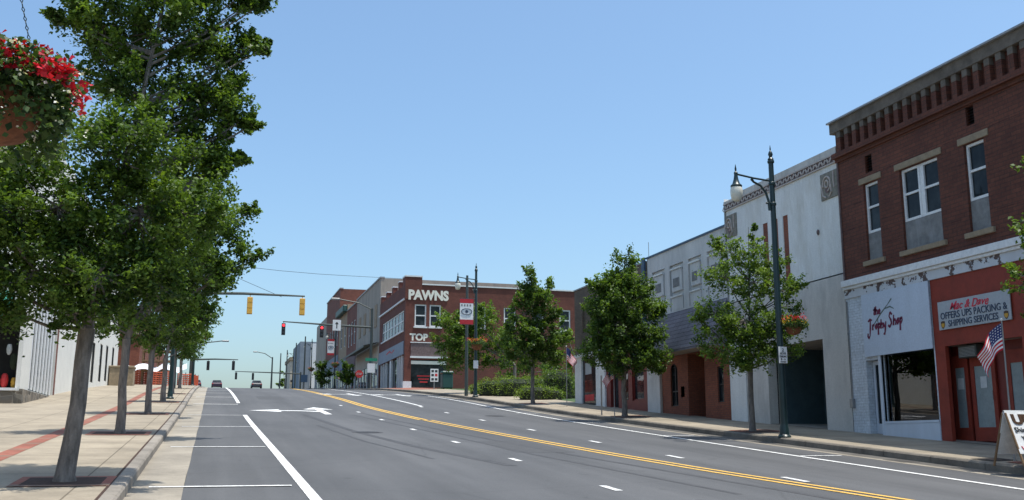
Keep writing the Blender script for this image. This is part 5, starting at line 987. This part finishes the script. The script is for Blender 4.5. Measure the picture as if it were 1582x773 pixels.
# ------------------------------------------------------------ flags
def flag(label, base, ztop, drop, w_, dirx, seed, stars=True):
    """drooping striped flag: grid hanging from the pole"""
    t = thing('flag', label, 'flag', base, 'national flags on sidewalk poles'); bx, by, bz_ = base
    MB().tube([(bx, by, bz_), (bx+.0, by, ztop)], [.02, .014], 8).build('pole', M['steel'], t); MB().lathe([(.005, 0), (.03, .03), (.005, .06)], (bx, by, ztop), 8).build('pole_cap', M['frame_w'], t)
    NU, NV = 26, 26; mb = MB(); dx, dy = dirx
    def P(i, j):
        u, v = i/NU, j/NV       # u along the fly, v down the hoist
        out = w_*(u**.85)*(.72-.25*v*u); sag = drop*.62*u**1.25; f = .05*math.sin(u*9+v*2.5+seed)*u**.5
        return (bx+dx*out-dy*f, by+dy*out+dx*f*2.2, ztop-.03-v*drop*.55-sag*(1-.15*v)+.03*math.sin(v*6+u*5)*u)
    for i in range(NU):
        for j in range(NV):
            st_ = int(j*13/NV); can = (i < NU*.42) and st_ < 7; mb.poly([P(i, j), P(i+1, j), P(i+1, j+1), P(i, j+1)], 2 if can else (0 if st_ % 2 == 0 else 1))
    o = mb.build('cloth', [M['flag_r'], M['flag_w'], M['flag_b']], t, smooth=True)
    if stars:
        s_ = MB()
        for a in range(5):
            for b in range(5):
                i, j = 1+a*2, 1+b*2.6; p = Vector(P(i, j)); q = Vector(P(i+.8, j))-p; r = Vector(P(i, j+.9))-p; n_ = q.cross(r).normalized()*.004
                for sg in (1, -1): s_.poly([p+n_*sg, p+q+n_*sg, p+q+r+n_*sg, p+r+n_*sg])
        s_.build('star', M['flag_w'], o)
    return t
y = 15.9; zt = at(1559, 497, y).z; x = at(1557, 600, y).x
flag('flag with large folds on a pole beside the white folding sign board', (x, y, SR(x, y)), zt, .95, .66, (-.75, .66), 1.0)
y = 34.6; p = at(944, 566, y); flag('small flag partly hidden under the dense dark tree', (14.2, y, SR(14, y)), p.z, .8, .6, (-.85, .5), 2.0, False)
y = 43.2; p = at(875, 543, y); flag('small flag at the left edge of the brown brick shop', (p.x, y, SR(14, y)), p.z+.2, 1.05, .75, (.95, .1), 3.1, False)
tag(MB().tube([(14.25, 36.0, SR(14, 36)), (14.25, 36, SR(14, 36)+1.5)], .03, 6).build('meter_post', M['steel']), 'thin steel post at the kerb under the dense dark tree', 'post')
# ------------------------------------------------------------ folding sign board
sb = thing('sandwich_board', 'white folding sign board with bold UPS lettering standing at the kerb', 'sign', (14.6, 15.0, SR(14.6, 15.0)))
# A-frame: ridge along X, faces towards -Y (camera) and +Y
x0, x1 = at(1553, 634, 14.9).x, at(1553, 634, 14.9).x+.75; zt = at(1553, 634, 14.9).z; zg = SR(14.6, 15)
def board(y_top, y_bot, name, lab=None):
    m_ = MB(); th = .018; zl = zg+.22
    yl = y_top+(y_bot-y_top)*(zt-zl)/(zt-zg); s_ = 1 if y_bot > y_top else -1
    pts = [(x0, y_top, zt), (x1, y_top, zt), (x1, yl, zl), (x0, yl, zl)]; bk = [(a, b-s_*th*1.5, c-.01) for a, b, c in pts]
    m_.poly(pts); m_.poly(bk); [m_.poly([pts[k], pts[(k+1) % 4], bk[(k+1) % 4], bk[k]]) for k in range(4)]
    return m_.build(name, M['frame_w'], sb), yl, zl
yt = 14.95
bd, yl, zl = board(yt-.01, 14.55, 'front_board'); board(yt+.01, 15.33, 'back_board')
for s_, yb in ((-1, 14.55), (1, 15.33)):
    for xx in (x0-.01, x1-.03): MB().tube([(xx+.02, yt+s_*.03, zt-.05), (xx+.02, yb-s_*.03, zg)], .022, 6).build('leg', M['wood'], sb)
def on_board(name, s, cx_, cz_, w_, h_, m_, **k):
    o = text_obj(name, s, 'Y', 0, cx_, 0, w_, h_, m_, sb, **k); me = o.data; co = np.zeros(len(me.vertices)*3); me.vertices.foreach_get('co', co); co = co.reshape(-1, 3); Lc = np.array(sb.location)
    co += Lc; dz = co[:, 2]+cz_; slope = (yl-(yt-.01))/(zt-zl); off = co[:, 1]; co[:, 2] = dz; co[:, 1] = (yt-.01)+(zt-dz)*slope+off-.006; co -= Lc; me.vertices.foreach_set('co', co.reshape(-1)); me.update()
on_board('lettering', 'UPS', x0+.38, zt-.16, .56, .19, M['brown'], bold=.05); on_board('lettering', 'Shipping', x0+.32, zt-.36, .50, .12, M['ink']); on_board('lettering', 'Yes we pack', x0+.42, zt-.51, .52, .11, M['ink'], bold=.005); on_board('lettering', 'Via', x0+.16, zl+.09, .17, .08, M['crate_red'])
# ------------------------------------------------------------ bin, signs at the corner
x = at(690, 600, 77).x; z0 = SR(x, 77); tb = thing('litter_bin', 'dark green lidded litter bin beside the white symbol sign', 'bin', (x, 77, z0))
MB().box(x-.42, x+.42, 76.6, 77.4, z0+.05, z0+1.15).build('body', M['green_m'], tb, bevel=.06); MB().box(x-.47, x+.47, 76.55, 77.45, z0+1.15, z0+1.38).build('lid', M['green_m'], tb, bevel=.08); [MB().lathe([(.07, 0), (.07, .06)], (x+dx_, 76.7, z0), 8).build('wheel', M['rubber'], tb) for dx_ in (-.3, .3)]
def pole_sign(label, x, y, zc, w_, h_, face, name='road_sign', prints=(), z0=None):
    z0 = z0 if z0 is not None else SR(x, y); t = thing(name, label, 'sign', (x, y, z0)); MB().tube([(x, y+.03, z0), (x, y+.03, zc+h_/2)], .04, 6).build('post', M['steel'], t); MB().box(x-w_/2, x+w_/2, y-.03, y-.005, zc-h_/2, zc+h_/2).build('panel', face, t)
    for (a, b, c, d, m_) in prints: MB().box(x+a, x+b, y-.036, y-.031, zc+c, zc+d).build('symbol', m_, t)
    return t
p = at(671, 580, 76); pole_sign('white sign with a grid of dark and red symbols beside the litter bin', p.x, 76, p.z, .62, .98, M['frame_w'], prints=[(-.24, -.04, .22, .4, M['ink']), (.04, .24, .22, .4, M['ink']), (-.24, -.04, -.08, .1, M['ink']), (.04, .24, -.08, .12, M['crate_red']), (-.24, -.04, -.4, -.22, M['ink']), (.04, .24, -.4, -.22, M['ink'])])
Y = 93; p = at(577, 556, Y); t = pole_sign('green street name sign above a white notice near the right signal mast', p.x-.2, Y, p.z, 1.1, .28, M['green_sign'], z0=G(Y)); MB().box(p.x-.55, p.x+.15, Y-.03, Y-.005, p.z-1.2, p.z-.35).build('notice', M['frame_w'], t)
Y = 100; p = at(555, 578, Y); t = thing('stop_sign', 'small red octagonal sign left of the signal mast', 'sign', (p.x, Y, G(Y))); MB().tube([(p.x, Y+.04, G(Y)), (p.x, Y+.04, p.z+.3)], .04, 6).build('post', M['steel'], t)
mb = MB(); mb.lathe([(.40, 0), (.40, .02)], (0, 0, 0), 8, a0=PI/8); mb.v = [(p.x+a, Y-c, p.z+b) for a, b, c in mb.v]; mb.build('panel', M['crate_red'], t); text_obj('lettering', 'STOP', 'Y', Y-.025, p.x, p.z, .55, .2, M['frame_w'], t)
Y = 140; p = at(470, 585, Y); pole_sign('small blue sign on a post far up the street', p.x, Y, p.z, .9, 1.0, M['blue'], z0=G(Y))
Y = 118; p = at(487, 578, Y); flag('far red and white flag over the right sidewalk', (14.6, Y, G(Y)+.1), p.z+.8, 1.3, 1.2, (-.8, .5), 4.0, False)
# ------------------------------------------------------------ far cars
def car(label, x, y, m_, face=-1):
    z = G(y); t = thing('parked_car', label, 'car', (x, y, z), 'cars near the crest of the street'); L_, W_ = 4.4, 1.75
    prof = [(-2.2, .35), (-2.2, .75), (-2.05, .92), (-1.55, .98), (-.95, 1.42), (.55, 1.45), (1.15, 1.0), (2.0, .88), (2.2, .68), (2.2, .35)]
    mb = MB(); n_ = len(prof)
    ins = [0, 0, .02, .04, .22, .22, .05, .02, 0, 0]
    Lf = [(x-W_/2+i_, y+a, z+b) for (a, b), i_ in zip(prof, ins)]; Rt = [(x+W_/2-i_, y+a, z+b) for (a, b), i_ in zip(prof, ins)]
    mb.poly(Lf); mb.poly(Rt[::-1]); [mb.poly([Lf[k], Lf[(k+1) % n_], Rt[(k+1) % n_], Rt[k]]) for k in range(n_)]
    bo = mb.build('body', m_, t, bevel=.03)
    for (a0, b0, a1, b1) in ((-1.52, 1.0, -1.0, 1.40), (1.12, 1.03, .62, 1.41)): MB().poly([(x-.68, y+a0-.02*(a0 < 0)+.02*(a0 > 0), z+b0), (x+.68, y+a0-.02*(a0 < 0)+.02*(a0 > 0), z+b0), (x+.58, y+a1-.02*(a0 < 0)+.02*(a0 > 0), z+b1), (x-.58, y+a1-.02*(a0 < 0)+.02*(a0 > 0), z+b1)]).build('windscreen', M['glass'], t)
    for sx in (-1, 1):
        for sy in (-1.35, 1.35):
            w_ = MB(); w_.lathe([(.2, -.1), (.32, -.1), (.33, -.06), (.33, .06), (.32, .1), (.2, .1)], (0, 0, 0), 14); w_.v = [(x+sx*.80+c, y+sy+a, z+.33+b) for a, b, c in w_.v]; w_ = w_.build('wheel', M['rubber'], t)
        MB().box(x+sx*.7-.13, x+sx*.7+.13, y-2.23, y-2.19, z+.68, z+.82).build('tail_light', M['crate_red'], t)
    return t
car('dark purple car at the crest in the left lane', at(335, 592, 185).x, 185, M['car_dark']); car('grey car at the crest in the middle of the street', at(396, 594, 180).x, 180, M['car_grey']); car('dark car at the left kerb at the crest', at(303, 592, 185).x, 185, M['car_dark'])
